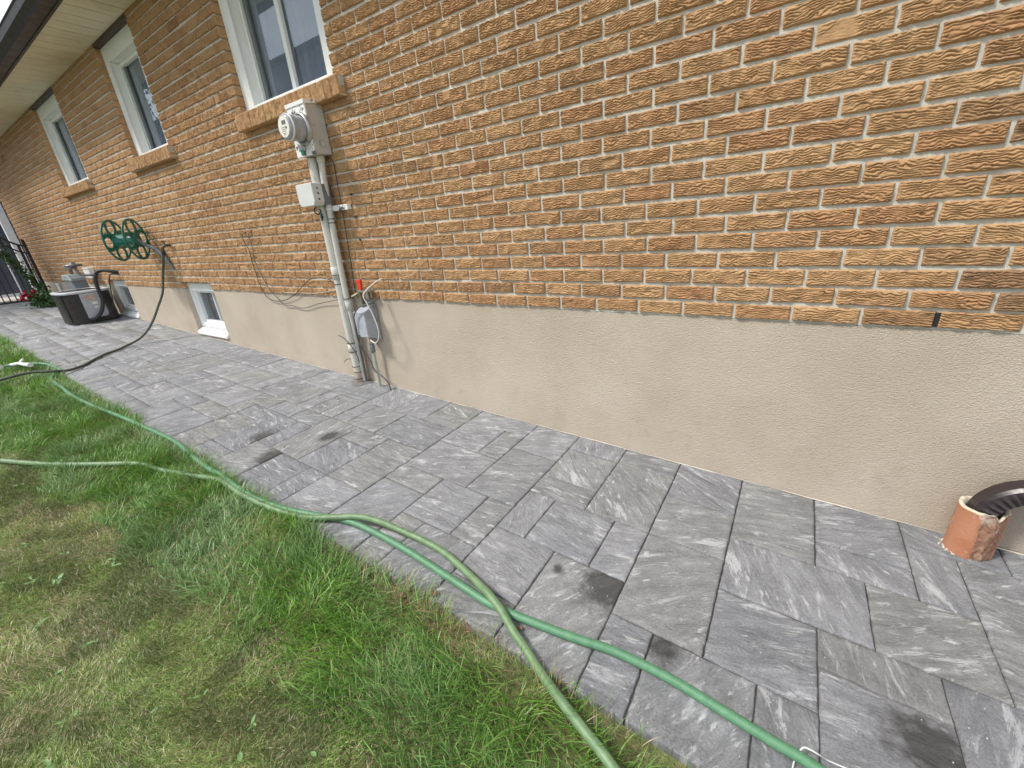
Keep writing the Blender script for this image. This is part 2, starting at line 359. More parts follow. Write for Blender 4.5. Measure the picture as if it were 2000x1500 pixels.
def fill_pavers():
    occ = {}; out = []
    def put(t): 
        out.append(t)
        for a in range(t[0], t[1]):
            for b in range(t[2], t[3]): occ[(a, b)] = 1
    for t in KN: put(t)
    rr = random.Random(3); X = 30
    for X in range(29, -93, -1):
        for Y in range(0, 9):
            if (X, Y) in occ: continue
            opts = [(2, 2), (2, 3), (3, 2), (1, 2), (2, 1), (2, 2), (3, 2)]; rr.shuffle(opts); opts += [(1, 1)]
            for w, h in opts:
                cells = [(X - a, Y + b) for a in range(w) for b in range(h)]
                if all(c not in occ and c[1] < 9 and c[0] >= -93 for c in cells):
                    put((X - w + 1, X + 1, Y, Y + h)); break
    return out
STAINS = [(1.845, -.88, .13), (2.655, -.915, .115), (2.06, -1.00, .07), (-.06, -1.02, .12), (-.33, -.93, .12), (.02, -.72, .08), (1.66, -.90, .03)]
def build_pavers():
    V, F, PV, TN, ST = [], [], [], [], []; base = 0
    for (a0, a1, b0, b1) in fill_pavers():
        x0, x1 = PX0 + a0 * UNIT, PX0 + a1 * UNIT; y1, y0 = -b0 * UNIT, -b1 * UNIT
        if b0 == 0: y1 = .03
        g = .0014 + rng.uniform(-.0004, .0008)
        near = x0 > -1.2; mid = x0 > -4
        st = .012 if near else .03 if mid else .07
        nx = max(3, int((x1 - x0) / st)); ny = max(3, int((y1 - y0) / st))
        def axis(lo, hi, n):
            t = np.linspace(lo + g + .004, hi - g - .004, n)
            return np.r_[lo + g, lo + g + .0012, t, hi - g - .0012, hi - g]
        ax, ay = axis(x0, x1, nx), axis(y0, y1, ny); X, Y = np.meshgrid(ax, ay)
        ang = rng.choice([rng.normal(.35, .35), rng.normal(1.9, .5)], p=[.7, .3]); ox, oy = rng.uniform(0, 50, 2); sd = rng.integers(1, 10000)
        U = (X - x0) * math.cos(ang) + (Y - y0) * math.sin(ang); W = -(X - x0) * math.sin(ang) + (Y - y0) * math.cos(ang)
        Zr = (fbm(U * 5, W * 22, sd, 3) - .5) * .009 + (fbm(U * 18, W * 60, sd + 5, 2) - .5) * .004
        tiltx, tilty = rng.normal(0, .003, 2)
        ed = np.minimum.reduce([X - ax[0], ax[-1] - X, Y - ay[0], ay[-1] - Y])
        edge = np.clip(ed / .004, 0, 1)
        Z = Zr * np.clip(ed / .012, .2, 1) + (X - x0) * tiltx + (Y - y0) * tilty - (1 - edge) ** 2 * .006 + rng.normal(0, .0007)
        Xj = X + (vnoise(Y * 60, X * 5, sd) - .5) * .003 * (edge < .9); Yj = Y + (vnoise(X * 60, Y * 5, sd + 3) - .5) * .003 * (edge < .9)
        Z = Z + GZ(X)
        n0 = X.size; R_, C_ = X.shape
        pts = np.stack([Xj, Yj, Z], -1).reshape(-1, 3)
        idx = np.arange(n0).reshape(R_, C_) + base
        q = np.stack([idx[:-1, :-1], idx[:-1, 1:], idx[1:, 1:], idx[1:, :-1]], -1).reshape(-1, 4)
        per = np.r_[idx[0, :], idx[1:, -1], idx[-1, -2::-1], idx[-2:0:-1, 0]]
        low = pts[per - base].copy(); low[:, 2] -= .03
        li = np.arange(len(per)) + base + n0
        sd4 = np.stack([per, li, np.roll(li, -1), np.roll(per, -1)], -1)
        V += [pts, low]; F += [q, sd4]; tot = n0 + len(per)
        pv = np.stack([U + ox, W + oy, np.full_like(U, sd % 91)], -1).reshape(-1, 3); PV += [pv, pv[per - base]]
        tn = (rng.uniform(0, 1), rng.uniform(0, 1), rng.uniform(0, 1)); TN.append(np.tile(tn, (tot, 1)))
        s = np.zeros(X.size)
        cx, cy = (x0 + x1) / 2, (y0 + y1) / 2
        for sx, sy, sr in STAINS:
            if x0 < sx < x1 and y0 < sy < y1:
                d = np.hypot((X - sx), (Y - sy)).ravel(); s = np.maximum(s, np.clip(1.25 - d / sr, 0, 1))
        ST += [s, s[per - base]]; base += tot
    return np_mesh('path', np.concatenate(V), np.concatenate(F), MAT['paver'], smooth=True, kind='structure',
                   attrs={'pv': ('FLOAT_VECTOR', np.concatenate(PV)), 'tone': ('FLOAT_VECTOR', np.concatenate(TN)), 'stain': ('FLOAT', np.concatenate(ST))})
build_pavers()
# jointing sand under the slabs
js = MB(); js.add([(-10.5, -1.235, GZ(-10.5) - .0075), (6.6, -1.235, GZ(6.6) - .0075), (6.6, .1, GZ(6.6) - .0075), (-10.5, .1, GZ(-10.5) - .0075)], [(0, 1, 2, 3)])
js.build('path_joint_sand', MAT['joint'], kind='structure')

# ================================================================== HOUSE
house = thing('brick_house', 'tan rug-faced brick house side on a smooth beige stucco foundation', 'house', (-3.8, 0, 0))
Z0, CH, BL = .68, .068, .2015
OPEN = [(-1.335, -.215, 1.985, 2.957), (-3.62, -2.71, 1.985, 2.957), (-6.41, -5.26, 1.985, 2.957), (-3.57, -2.82, .10, .747), (-6.27, -5.50, .10, .747)]
XL, XR = -10.9, 5.2
OFF = {0: .0241, 1: -.0574, 2: .0465, 3: -.0615, 4: .0546, 5: -.0443, 6: .0439, 7: -.0581, 8: .0573, 9: -.0687}
PRE = {0:(.0241),}
def bricks():
    out = []
    for c in range(34):
        z0 = Z0 + c * CH; z1 = min(z0 + CH, 2.965)
        if c in OFF:
            # measured phase of each course near the camera
            ph = {0: .0241, 1: .1441, 2: .0465, 3: .1400, 4: .0545, 5: .1572, 6: .0439, 7: .1434, 8: .0573, 9: .1328}[c]
        else: ph = .05 if c % 2 == 0 else .15
        k0 = int((XL - ph) / BL) - 2; x = k0 * BL + ph; jit = 0
        while x < XR:
            nj = rng.normal(0, .0022)
            a, b = x + jit, x + BL + nj; jit = nj; x += BL
            segs = [(max(a, XL), min(b, XR))]
            for (o0, o1, p0, p1) in OPEN:
                if z1 - .02 > p0 and z0 + .02 < p1:
                    ns = []
                    for (s0, s1) in segs:
                        if s1 <= o0 or s0 >= o1: ns.append((s0, s1)); continue
                        if s0 < o0: ns.append((s0, o0 + .005))
                        if s1 > o1: ns.append((o1 - .005, s1))
                    segs = ns
            for (s0, s1) in segs:
                for (o0, o1, p0, p1) in OPEN:          # no slivers at the jambs: the next brick takes their length
                    if z1 - .02 > p0 and z0 + .02 < p1:
                        if o0 - .06 < s1 < o0 - .001: s1 = o0 + .005
                        if o1 + .001 < s0 < o1 + .06: s0 = o1 - .005
                if s1 - s0 > .065 or (s1 - s0 > .03 and not any(abs(s1 - o[0] - .005) < .002 or abs(s0 - o[1] + .005) < .002 for o in OPEN)): out.append((s0 + .0048, s1 - .0048, z0 + .0058, z1 - .0052 if z1 < 2.96 else z1 - .004, c))
    return out
def ridge(x, z, s, tl, lam=.0083):
    w = (fbm(x * 18, z * 24, s, 2) - .5) * 2.4 + (vnoise(x * 75, z * 70, s + 9) - .5) * 1.3 + (vnoise(x * 150, z * 120, s + 13) - .5) * .5
    ph = z / lam + w + x * tl
    r = np.abs(np.sin(np.pi * ph)) ** .7
    a = .45 + 1.0 * vnoise(x * 34, z * 50, s + 31)
    return r * a + .25 * (vnoise(x * 110, z * 190, s + 51) - .5)
def brick_batch(name, items, rows, cols, amp, parent, mat=None, ypl=0., tones=None, vertical=False, depth=.09):
    if not items: return
    A = np.array([i[:4] for i in items]); N = len(A)
    s_ = (rng.integers(1, 1 << 20, N))[:, None, None]
    tu = np.linspace(0, 1, cols); tv = np.linspace(0, 1, rows)
    W = (A[:, 1] - A[:, 0])[:, None, None]; H = (A[:, 3] - A[:, 2])[:, None, None]
    jz0 = rng.normal(0, .0009, N)[:, None, None]; jz1 = rng.normal(0, .0009, N)[:, None, None]
    X = A[:, 0][:, None, None] + W * tu[None, None, :] + 0 * tv[None, :, None]
    Z = A[:, 2][:, None, None] + H * tv[None, :, None] + 0 * tu[None, None, :] + jz0 * (1 - tu)[None, None, :] + jz1 * tu[None, None, :]
    Z = Z + .0022 * np.sin(A[:, 2][:, None, None] * 91 + X * 1.7) + .0015 * np.sin(X * 5 + A[:, 2][:, None, None] * 37)
    tl = rng.normal(0, 9, N)[:, None, None]
    if vertical: hgt = ridge(Z, X, s_, tl * .3, .0066)
    else: hgt = ridge(X, Z, s_, tl)
    ed = np.minimum(np.minimum(tu, 1 - tu)[None, None, :] * W, np.minimum(tv, 1 - tv)[None, :, None] * H)
    e = np.clip(ed / .0045, 0, 1)
    low = (fbm(X * 9, Z * 14, s_, 2) - .5) * .004
    smoothp = np.clip((vnoise(X * 8, Z * 12, s_ + 77) - .90) / .04, 0, 1)
    Y = ypl + .0045 - (hgt * amp * (1 - .85 * smoothp) + low) * e + (1 - e) ** 2 * .0045 + rng.normal(0, .0007, N)[:, None, None]
    ex = (vnoise(Z * 90, X * 10, s_ + 3) - .5) * .0035; ez = (vnoise(X * 80, Z * 10, s_ + 4) - .5) * .003
    X = X + ex * (e < .5); Z = Z + ez * (e < .5)
    n0 = rows * cols; idx = np.arange(n0).reshape(rows, cols)
    q = np.stack([idx[:-1, :-1], idx[:-1, 1:], idx[1:, 1:], idx[1:, :-1]], -1).reshape(-1, 4)
    per = np.r_[idx[0, :], idx[1:, -1], idx[-1, -2::-1], idx[-2:0:-1, 0]]; m = len(per)
    li = np.arange(m) + n0; sd4 = np.stack([per, li, np.roll(li, -1), np.roll(per, -1)], -1)
    P = np.stack([X, Y, Z], -1).reshape(N, n0, 3); B = P[:, per].copy(); B[:, :, 1] = ypl + depth
    V = np.concatenate([P, B], 1); Fq = np.concatenate([q, sd4]); tot = n0 + m
    F = (Fq[None] + (np.arange(N) * tot)[:, None, None]).reshape(-1, 4)
    if tones is None:
        t = np.stack([rng.uniform(0, 1, N), rng.uniform(0, 1, N), (rng.uniform(0, 1, N) > .95) * rng.uniform(.15, .4, N)], -1)
        far = A[:, 0] > 2.55
        t[:, 2] = np.where(far & (rng.uniform(0, 1, N) > .5), rng.uniform(.3, .8, N), t[:, 2])
    else: t = tones
    TN = np.repeat(t, tot, 0)
    return np_mesh(name, V.reshape(-1, 3), F, mat or MAT['brick'], parent, smooth=True, attrs={'tone': ('FLOAT_VECTOR', TN)})

# masonry wall: one part; its core is the mortar, with brick faces joined into it
def merged(objs, name, parent):
    """joins meshes by hand (keeps material slots and point attributes)"""
    dep = bpy.context.view_layer
    bpy.ops.object.select_all(action='DESELECT')
    for o in objs: o.select_set(True)
    dep.objects.active = objs[0]; bpy.ops.object.join(); objs[0].name = name; objs[0].data.name = name
    return objs[0]
B = bricks()
near = [b for b in B if b[0] > -.2 and b[0] < 3.6 and b[2] < 2.62]
mid = [b for b in B if (-3.0 < b[0] <= -.2) and b not in near]
far = [b for b in B if not (-3.0 < b[0]) or b[0] >= 3.6 or (b[0] > -.2 and b[2] >= 2.62)]
o1 = brick_batch('brick_wall', near, 38, 64, .0072, house)
o2 = brick_batch('b2', mid, 26, 42, .0078, house)
o3 = brick_batch('b3', far, 14, 20, .0060, house)
def wall_core(mb, y0, y1, zlo, zhi, x0, x1, opens):
    zs = sorted({zlo, zhi} | {z for o in opens for z in (o[2], o[3]) if zlo < z < zhi})
    for a, b in zip(zs[:-1], zs[1:]):
        cuts = sorted([(o[0], o[1]) for o in opens if o[2] <= a + 1e-6 and o[3] >= b - 1e-6]); x = x0
        for c0, c1 in cuts:
            if c0 > x: mb.box(x, c0, y0, y1, a, b)
            x = c1
        mb.box(x, x1, y0, y1, a, b)
    return mb
core = wall_core(MB(), .0085, .2, Z0, 2.99, XL + .004, XR, [(o[0] - .012, o[1] + .012, o[2], o[3]) for o in OPEN])
oc = core.build('b4', MAT['mortar'], house)
wall = merged([o1, o2, o3, oc], 'brick_wall', house)
# black pieces stand in for the shade inside old anchor holes and the open head joint at the right
MB().box(2.6385, 2.6485, .0015, .0083, .690, .738).build('open_joint_shade', MAT['acblack'], house)
for z in (1.363, 1.225, 1.083):
    MB().lathe([(0, -.0012), (.006, -.0008), (.0085, .0065), (0, .0065)], (-.26, 0, z), (0, -1, 0), 12).build('anchor_hole_shade', MAT['acblack'], house)
# foundation
def foundation():
    mb = MB(); cuts = [(o[0], o[1]) for o in OPEN[3:]]; cuts.sort()
    # one finely divided wavy front sheet between openings
    return mb
fo = wall_core(MB(), .010, .30, -.45, Z0 - .001, XL + .02, XR, OPEN[3:])
fnd = fo.build('foundation', MAT['stucco'], house)
# rough bead along the base of the stucco, and a dark line where the brick ledge starts
xs = np.arange(XL, XR, .02); bd = MB(); run = []
pts = [(x, .004 - .004 * vnoise(x * 9, 0, 5), GZ(x) + .001 + .003 * vnoise(x * 14, 3, 8)) for x in xs]
bd.tube(pts, [.0004 + .0034 * float(vnoise(x * 11, 7, 3)) ** 1.5 for x in xs], 6)
bd.build('base_bead', MAT['bead'], house)

# soffit, fascia, gutter, roof
SY = -.355
sf = MB(); gs = MB(); x = XL - .3
k = 0
while x < XR:
    w = .19
    sf.prism([(x + .004, 2.957), (x + .004, 2.975), (x + w - .004, 2.975), (x + w - .004, 2.957), (x + w * .5 + .004, 2.957), (x + w * .5, 2.9595), (x + w * .5 - .004, 2.957)], SY, .05, 'y')
    x += w
sf.build('soffit', MAT['soffit'], house)
MB().box(XL - .3, XR, SY, .05, 2.972, 2.976).build('soffit_groove', MAT['groove'], house)
MB().box(XL - .3, XR, SY - .02, SY, 2.948, 3.10).build('fascia', MAT['gutter'], house)
gp = [(-.376, 2.955), (-.452, 2.955), (-.462, 2.975), (-.490, 3.005), (-.496, 3.060), (-.503, 3.066), (-.503, 3.072), (-.490, 3.072), (-.488, 3.062), (-.484, 3.01), (-.456, 2.98), (-.448, 2.961), (-.382, 2.961), (-.376, 3.085)]
g = MB(); n = len(gp)
V = [(XL - .3, a, b) for a, b in gp] + [(XR, a, b) for a, b in gp]
g.add(V, [(i, i + 1, n + i + 1, n + i) for i in range(n - 1)]); g.build('gutter', MAT['gutter'], house)
MB().prism([(SY - .02, 3.10), (SY - .04, 3.115), (6, 5.6), (6, 5.4)], XL - .35, XR, 'x').build('roof', MAT['roof'], house)
MB().box(XL + .03, XR, .30, .34, -.3, 2.97).box(XL + .02, XL + .05, .2, 6, -.4, 2.97).build('inner_wall', MAT['dark'], house)
# frieze under soffit: brown lintels over upper openings
for (a, b, c, d) in OPEN[:3]:
    MB().box(a, b, .0, .06, 2.93, 2.9565).build('lintel', MAT['brown'], house)
for (a, b, c, d) in OPEN[3:]:
    MB().box(a, b, .004, .055, .7475, .7525).build('lintel', MAT['brown'], house)

def sill(a, b, parent, z0=1.877, z1=1.982):
    n = max(3, round((b - a) / .0685)); w = (b - a) / n
    items = [(a + i * w + .0009, a + (i + 1) * w - .0009, z0, z1, 0) for i in range(n)]
    t = np.stack([rng.uniform(.3, 1, n), rng.uniform(0, .8, n), np.zeros(n)], -1)
    o = brick_batch('sill', items, 30, 34, .0062, parent, ypl=-.05, tones=t, vertical=True, depth=.1)
    c = MB().box(a + .001, b - .001, -.040, .04, z0 + .003, z1 - .002).build('c', MAT['mortar'], parent)
    # plain sloped brick body (ends and top)
    tt = np.tile([.35, .6, .25], (8, 1))
    merged([o, c], 'sill', parent)
def window(o, mull, parent, screen=True, right_shift=0):
    a, b, c, d = o; d -= .027; c -= .003
    fw, ft, fb = .115, .125, .055; y0, y1 = .05, .155
    f = MB(); t = .004
    # wide aluminium-clad brickmould, then the return into the sash
    f.box(a, a + fw, y0, y0 + .02, c, d).box(b - fw, b, y0, y0 + .02, c, d).box(a + fw, b - fw, y0, y0 + .02, d - ft, d).box(a + fw, b - fw, y0, y0 + .02, c, c + fb)
    f.box(a + fw - .012, a + fw, y0 + .02, y1, c, d).box(b - fw, b - fw + .012, y0 + .02, y1, c, d).box(a + fw, b - fw, y0 + .02, y1, d - ft, d - ft + .012).box(a + fw, b - fw, y0 + .02, y1, c, c + fb)
    w = f.build('window', MAT['vinyl'], parent, bevel=.003)
    A, Bx, C, D = a + fw, b - fw, c + fb, d - ft
    s = MB(); sw = .032
    s.box(A, A + sw, .118, .15, C, D).box(Bx - sw, Bx, .118, .15, C, D).box(A + sw, Bx - sw, .118, .15, C, C + sw).box(A + sw, Bx - sw, .118, .15, D - sw, D)
    s.box(A + sw - .006, A + sw + .004, .112, .118, C + .01, D - .01)
    s.build('sash', MAT['vinyl'], w, bevel=.002)
    mxp = A + (Bx - A) * mull
    MB().box(mxp - .02, mxp + .02, .126, .152, C + sw, D - sw).build('mullion', MAT['vinyl'], w, bevel=.002)
    if screen: MB().box(A + sw, A + sw + .035, .135, .15, C + sw, D - sw).build('inner_stile', MAT['gas'], w)
    MB().box(A + sw - .005, Bx - sw + .005, .150, .156, C + sw - .005, D - sw + .005).build('pane', MAT['glass'], w)
    # pleated curtain inside
    n = 70; X = np.linspace(A - .02, Bx + .02, n); cu = MB()
    P0 = [(x_, .185 + .014 * math.sin(i * 1.35) + .006 * math.sin(i * 3.1), C - .0) for i, x_ in enumerate(X)]; P1 = [(p[0], p[1], D + .03) for p in P0]
    cu.add(P0 + P1, [(i, i + 1, n + i + 1, n + i) for i in range(n - 1)], True); cu.build('curtain', MAT['curtain'], w)
    MB().box(a + .01, b - .01, .16, .165, c, C + .0).build('inner_sill', MAT['vinyl'], w)
    return w
for o, m in zip(OPEN[:3], (.47, .70, .60)):
    w = window(o, m, house)
    sill(o[0] - (.015 if o is OPEN[0] else .06), o[1] + .09, w)
def bwindow(o, mull, parent, zs=.235):
    a, b, _, d = o; d -= .004; y0 = .055
    f = MB(); fw = .055
    f.box(a + .002, a + fw, y0, y0 + .1, zs, d).box(b - fw, b - .002, y0, y0 + .1, zs, d).box(a + fw, b - fw, y0, y0 + .1, d - .085, d).box(a + fw, b - fw, y0, y0 + .1, zs, zs + .045)
    w = f.build('basement_window', MAT['vinyl'], parent, bevel=.003)
    A, Bx, C, D = a + fw, b - fw, zs + .045, d - .085
    s = MB(); sw = .028
    s.box(A, A + sw, .09, .12, C, D).box(Bx - sw, Bx, .09, .12, C, D).box(A + sw, Bx - sw, .09, .12, C, C + sw).box(A + sw, Bx - sw, .09, .12, D - sw, D)
    s.build('sash', MAT['vinyl'], w, bevel=.002)
    mxp = A + (Bx - A) * mull
    MB().box(mxp - .012, mxp + .012, .098, .12, C + sw, D - sw).build('mullion', MAT['box_plastic'], w)
    MB().box(A + sw - .004, Bx - sw + .004, .120, .125, C + sw - .004, D - sw + .004).build('pane', MAT['glass'], w)
    n = 44; X = np.linspace(A, Bx, n); cu = MB()
    P0 = [(x_, .20 + .012 * math.sin(i * 1.7), C) for i, x_ in enumerate(X)]; P1 = [(p[0], p[1], D) for p in P0]
    cu.add(P0 + P1, [(i, i + 1, n + i + 1, n + i) for i in range(n - 1)], True); cu.build('curtain', MAT['screen'], w)
    # sloping white sill
    MB().prism([(.16, zs + .0), (.052, zs - .008), (-.012, zs - .052), (-.012, zs - .075), (.16, zs - .075)], a + .004, b - .004, 'x').build('sill', MAT['vinyl'], w, bevel=.002)
    # stucco below the sill
    MB().box(a - .001, b + .001, .0115, .25, -.4, zs - .076).build('sill_base', MAT['stucco'], w)
    return w
bwindow(OPEN[3], .62, house); bwindow(OPEN[4], .75, house, .295)

# ================================================================== ELECTRIC METER, CONDUITS, BOXES
X = -.465
em = thing('electric_meter', 'round glass electric meter on a white flaking steel box under the near window sill', 'electric meter', (X, 0, 1.6))
mb = MB().box(-.548, -.372, -.118, -.002, 1.605, 1.885); mb.build('meter_box', MAT['grey_cream'], em, bevel=.004)
mb = MB().box(-.556, -.366, -.131, -.119, 1.600, 1.878); mb.build('box_cover', MAT['white_paint'], em, bevel=.003)
MB().prism([(-.136, 1.868), (-.136, 1.890), (-.002, 1.903), (-.002, 1.884)], -.560, -.362, 'x').build('box_lid', MAT['white_paint'], em, bevel=.002)
MB().lathe([(.0, .0), (.024, 0), (.024, .002), (.018, .002), (.018, .001), (0, .001)], (-.3715, -.062, 1.665), (1, 0, 0), 24).build('knockout', MAT['grey_cream'], em)
C = (-.425, -.13, 1.742)
MB().lathe([(.088, 0), (.088, .018), (.080, .026), (.074, .026), (.074, 0)], C, (0, -1, 0), 40).build('meter_ring', MAT['steel'], em)
MB().lathe([(.070, .018), (.069, .10), (.066, .118), (.060, .124), (0, .125)], C, (0, -1, 0), 40).build('meter_dome', plain('meter_polycarbonate', (.34, .35, .37), .08, var=.25, nscale=25), em)
MB().lathe([(.072, .100), (.0725, .108), (.070, .110), (.066, .104)], C, (0, -1, 0), 40).build('dome_rim', MAT['nozzle'], em)
fy = C[1] - .1262
fc = MB(); fc.prism([(C[0] + .055 * math.cos(t), C[2] + .055 * math.sin(t)) for t in np.linspace(0, 2 * math.pi, 32, endpoint=False)], fy, fy + .0008, 'y'); face = fc.build('meter_face', MAT['paper'], em)
MB().box(C[0] - .012, C[0] + .028, fy - .0012, fy - .0002, C[2] + .012, C[2] + .032).build('display', MAT['lcd'], face)
dd = MB()
for i, (w, z) in enumerate([(.045, -.004), (.04, -.014), (.045, -.024), (.03, -.034), (.02, -.042)]): dd.box(C[0] - w * .6, C[0] + w * .4, fy - .001, fy - .0002, C[2] + z, C[2] + z + .0022)
dd.lathe([(.0, .0015), (.007, .0015), (.007, 0)], (C[0] + .024, fy, C[2] - .006), (0, -1, 0), 16)
dd.build('face_print', MAT['wire_grey'], face)
MB().box(-.478, -.452, -.150, -.132, 1.604, 1.640).build('meter_seal', MAT['green_plastic'], em, bevel=.003)
MB().box(-.500, -.440, -.146, -.131, 1.628, 1.668).build('hasp', MAT['steel'], em, bevel=.003)

ca = thing('electrical_conduit', 'thick cream conduit from meter box down to the pavers', 'conduit', (-.535, 0, 0))
zb = GZ(-.54)
axp = [(-.507, -.062, 1.60), (-.515, -.060, 1.46), (-.522, -.058, 1.30), (-.53, -.055, 1.0), (-.535, -.055, .6), (-.538, -.055, .3), (-.54, -.055, zb - .02)]
MB().tube(spline(axp, 5), .0295, 22).build('pipe', MAT['pvc'], ca)
def ring_on(z, r, h, nm, m, par, x=None, y=-.056):
    xx = np.interp(z, [p[2] for p in axp[::-1]], [p[0] for p in axp[::-1]]) if x is None else x
    return MB().lathe([(r - .002, 0), (r, .001), (r, h - .001), (r - .002, h)], (xx, y, z), (0, 0, 1), 22).build(nm, m, par)
ring_on(.83, .0335, .085, 'coupling', MAT['pvc'], ca); ring_on(.28, .0335, .06, 'coupling', MAT['pvc'], ca); ring_on(.0, .0325, .14, 'coupling', MAT['tape'], ca)
for z in (.855, .79, .345, .275, .155, .11, .055, .02): ring_on(z, .0345, .0055, 'cable_tie', MAT['black'], ca)
cb = thing('electrical_conduit', 'thinner cream conduit right of the thick one, bending in behind it', 'conduit', (-.43, 0, .4))
bxp = [(-.428, -.05, 1.605), (-.45, -.05, 1.43), (-.462, -.05, 1.2), (-.475, -.05, .95), (-.480, -.05, .70), (-.482, -.045, .60), (-.488, -.036, .52), (-.500, -.03, .42), (-.512, -.03, .30), (-.515, -.03, zb - .01)]
MB().tube(spline(bxp, 5), .0205, 18).build('pipe', MAT['pvc'], cb)
def ring_b(z, r, h, nm, m):
    xx = float(np.interp(z, [p[2] for p in bxp[::-1]], [p[0] for p in bxp[::-1]])); yy = float(np.interp(z, [p[2] for p in bxp[::-1]], [p[1] for p in bxp[::-1]]))
    MB().lathe([(r - .002, 0), (r, .001), (r, h - .001), (r - .002, h)], (xx, yy, z), (0, 0, 1), 20).build(nm, m, cb)
ring_b(.60, .0245, .075, 'coupling', MAT['pvc']); ring_b(1.565, .026, .04, 'coupling', MAT['pvc'])
for z in (.684, 1.20, 1.225): ring_b(z, .0225 if z > .7 else .0255, .005, 'cable_tie', MAT['black'])
# bracket behind conduits
br = thing('pipe_bracket', 'rusty painted steel strap bracket holding the thin conduit to the brick', 'bracket', (-.36, 0, 1.27))
MB().box(-.445, -.285, -.034, -.028, 1.274, 1.308).box(-.300, -.285, -.028, .002, 1.276, 1.306).build('arm', MAT['white_paint'], br, bevel=.002)
MB().lathe([(.0245, 0), (.0245, .022), (.022, .022), (.022, 0)], (-.457, -.05, 1.282), (0, 0, 1), 20).build('clamp', MAT['pvc'], br)
# strut channel behind the boxes
ch = MB().box(-.505, -.470, -.032, .0, 1.215, 1.46); ch.build('mounting_rail', MAT['steel'], None, bevel=.003, label='weathered grey steel rail behind the small junction box on the brick', cat='rail')
# junction box
jb = thing('junction_box', 'pale grey rounded plastic junction box on the thick conduit below the meter', 'junction box', (-.50, 0, 1.31))
MB().prism([(-.605, 1.338), (-.605, 1.440), (-.600, 1.447), (-.432, 1.447), (-.427, 1.440), (-.427, 1.338), (-.445, 1.312), (-.587, 1.312)], -.165, -.09, 'y').build('cover', MAT['box_plastic'], jb, bevel=.010, bseg=3)
MB().box(-.598, -.434, -.09, -.034, 1.316, 1.442).build('back_box', MAT['gas'], jb, bevel=.003)
for z in (1.415, 1.385, 1.35): MB().lathe([(.0, .002), (.006, .0016), (.006, -.001), (0, -.001)], (-.427, -.128, z), (1, 0, 0), 12).build('vent_plug', MAT['black'], jb)
MB().tube(spline([(-.53, -.1, 1.312), (-.525, -.12, 1.285), (-.508, -.11, 1.262), (-.50, -.09, 1.275), (-.512, -.085, 1.295)], 5), .004, 8).build('loop_wire', MAT['black'], jb)
MB().tube(spline([(-.50, -.085, 1.262), (-.485, -.105, 1.25), (-.488, -.1, 1.225), (-.505, -.09, 1.232), (-.50, -.08, 1.25)], 5), .005, 8).build('loop_wire', MAT['black'], jb)
# telecom box
tb = thing('telephone_box', 'grey wedge-topped telephone box on the stucco right of the conduits', 'utility box', (-.31, 0, .4))
MB().hexa([(-.366, -.105, .420), (-.252, -.105, .425), (-.258, -.008, .392), (-.366, -.008, .392), (-.368, -.105, .604), (-.250, -.105, .606), (-.256, -.008, .636), (-.366, -.008, .634)]).build('case', MAT['grey_box'], tb, bevel=.005)
MB().box(-.376, -.240, -.010, .006, .384, .650).build('back_plate', MAT['steel'], tb, bevel=.002)
MB().box(-.352, -.340, -.109, -.104, .425, .437).build('lock_screw', MAT['black'], tb, bevel=.001)
# grounding clamps above it
gc = thing('ground_clamp', 'brass ground clamps with red tag above the grey telephone box', 'clamp', (-.3, 0, .66))
MB().tube([(-.345, -.035, .640), (-.345, -.035, .735)], .016, 12).build('pipe_stub', MAT['brass'], gc)
MB().tube([(-.262, -.035, .636), (-.262, -.035, .745)], .014, 12).build('pipe_stub', MAT['steel'], gc)
MB().hexa([(-.392, -.075, .702), (-.318, -.075, .728), (-.318, -.045, .735), (-.392, -.045, .708), (-.392, -.075, .712), (-.318, -.075, .740), (-.318, -.045, .746), (-.392, -.045, .718)]).build('clamp_plate', plain('pale_green_brass', (.48, .52, .32), .5), gc, bevel=.002)
MB().box(-.33, -.222, -.062, -.012, .738, .750).build('clamp_plate', MAT['steel'], gc, bevel=.002)
MB().tube([(-.30, -.045, .738), (-.300, -.047, .79)], .008, 8).build('bolt', MAT['red'], gc)
MB().hexa([(-.315, -.060, .755), (-.285, -.060, .755), (-.285, -.042, .755), (-.315, -.042, .755), (-.322, -.062, .822), (-.276, -.060, .828), (-.278, -.04, .828), (-.320, -.042, .824)]).build('tag', MAT['red'], gc, bevel=.003)
MB().tube([(-.225, -.03, .70), (-.222, -.032, .76)], .008, 8).build('bolt', MAT['brass'], gc)
MB().box(-.385, -.325, -.022, .0, .655, .69).build('junk_block', MAT['wire_grey'], gc, bevel=.004)
# standpipe
sp_ = thing('stand_pipe', 'thin weathered green-grey conduit from the telephone box down into the pavers', 'pipe', (-.32, 0, 0))
MB().tube(spline([(-.312, -.045, .40), (-.318, -.042, .25), (-.320, -.042, .10), (-.320, -.042, GZ(-.32) - .02)], 4), .0135, 16).build('pipe', MAT['pvc_old'], sp_)
MB().lathe([(.015, 0), (.0175, .002), (.0175, .07), (.015, .072)], (-.3145, -.043, .29), (0, 0, 1), 16).build('collar', MAT['gas'], sp_)
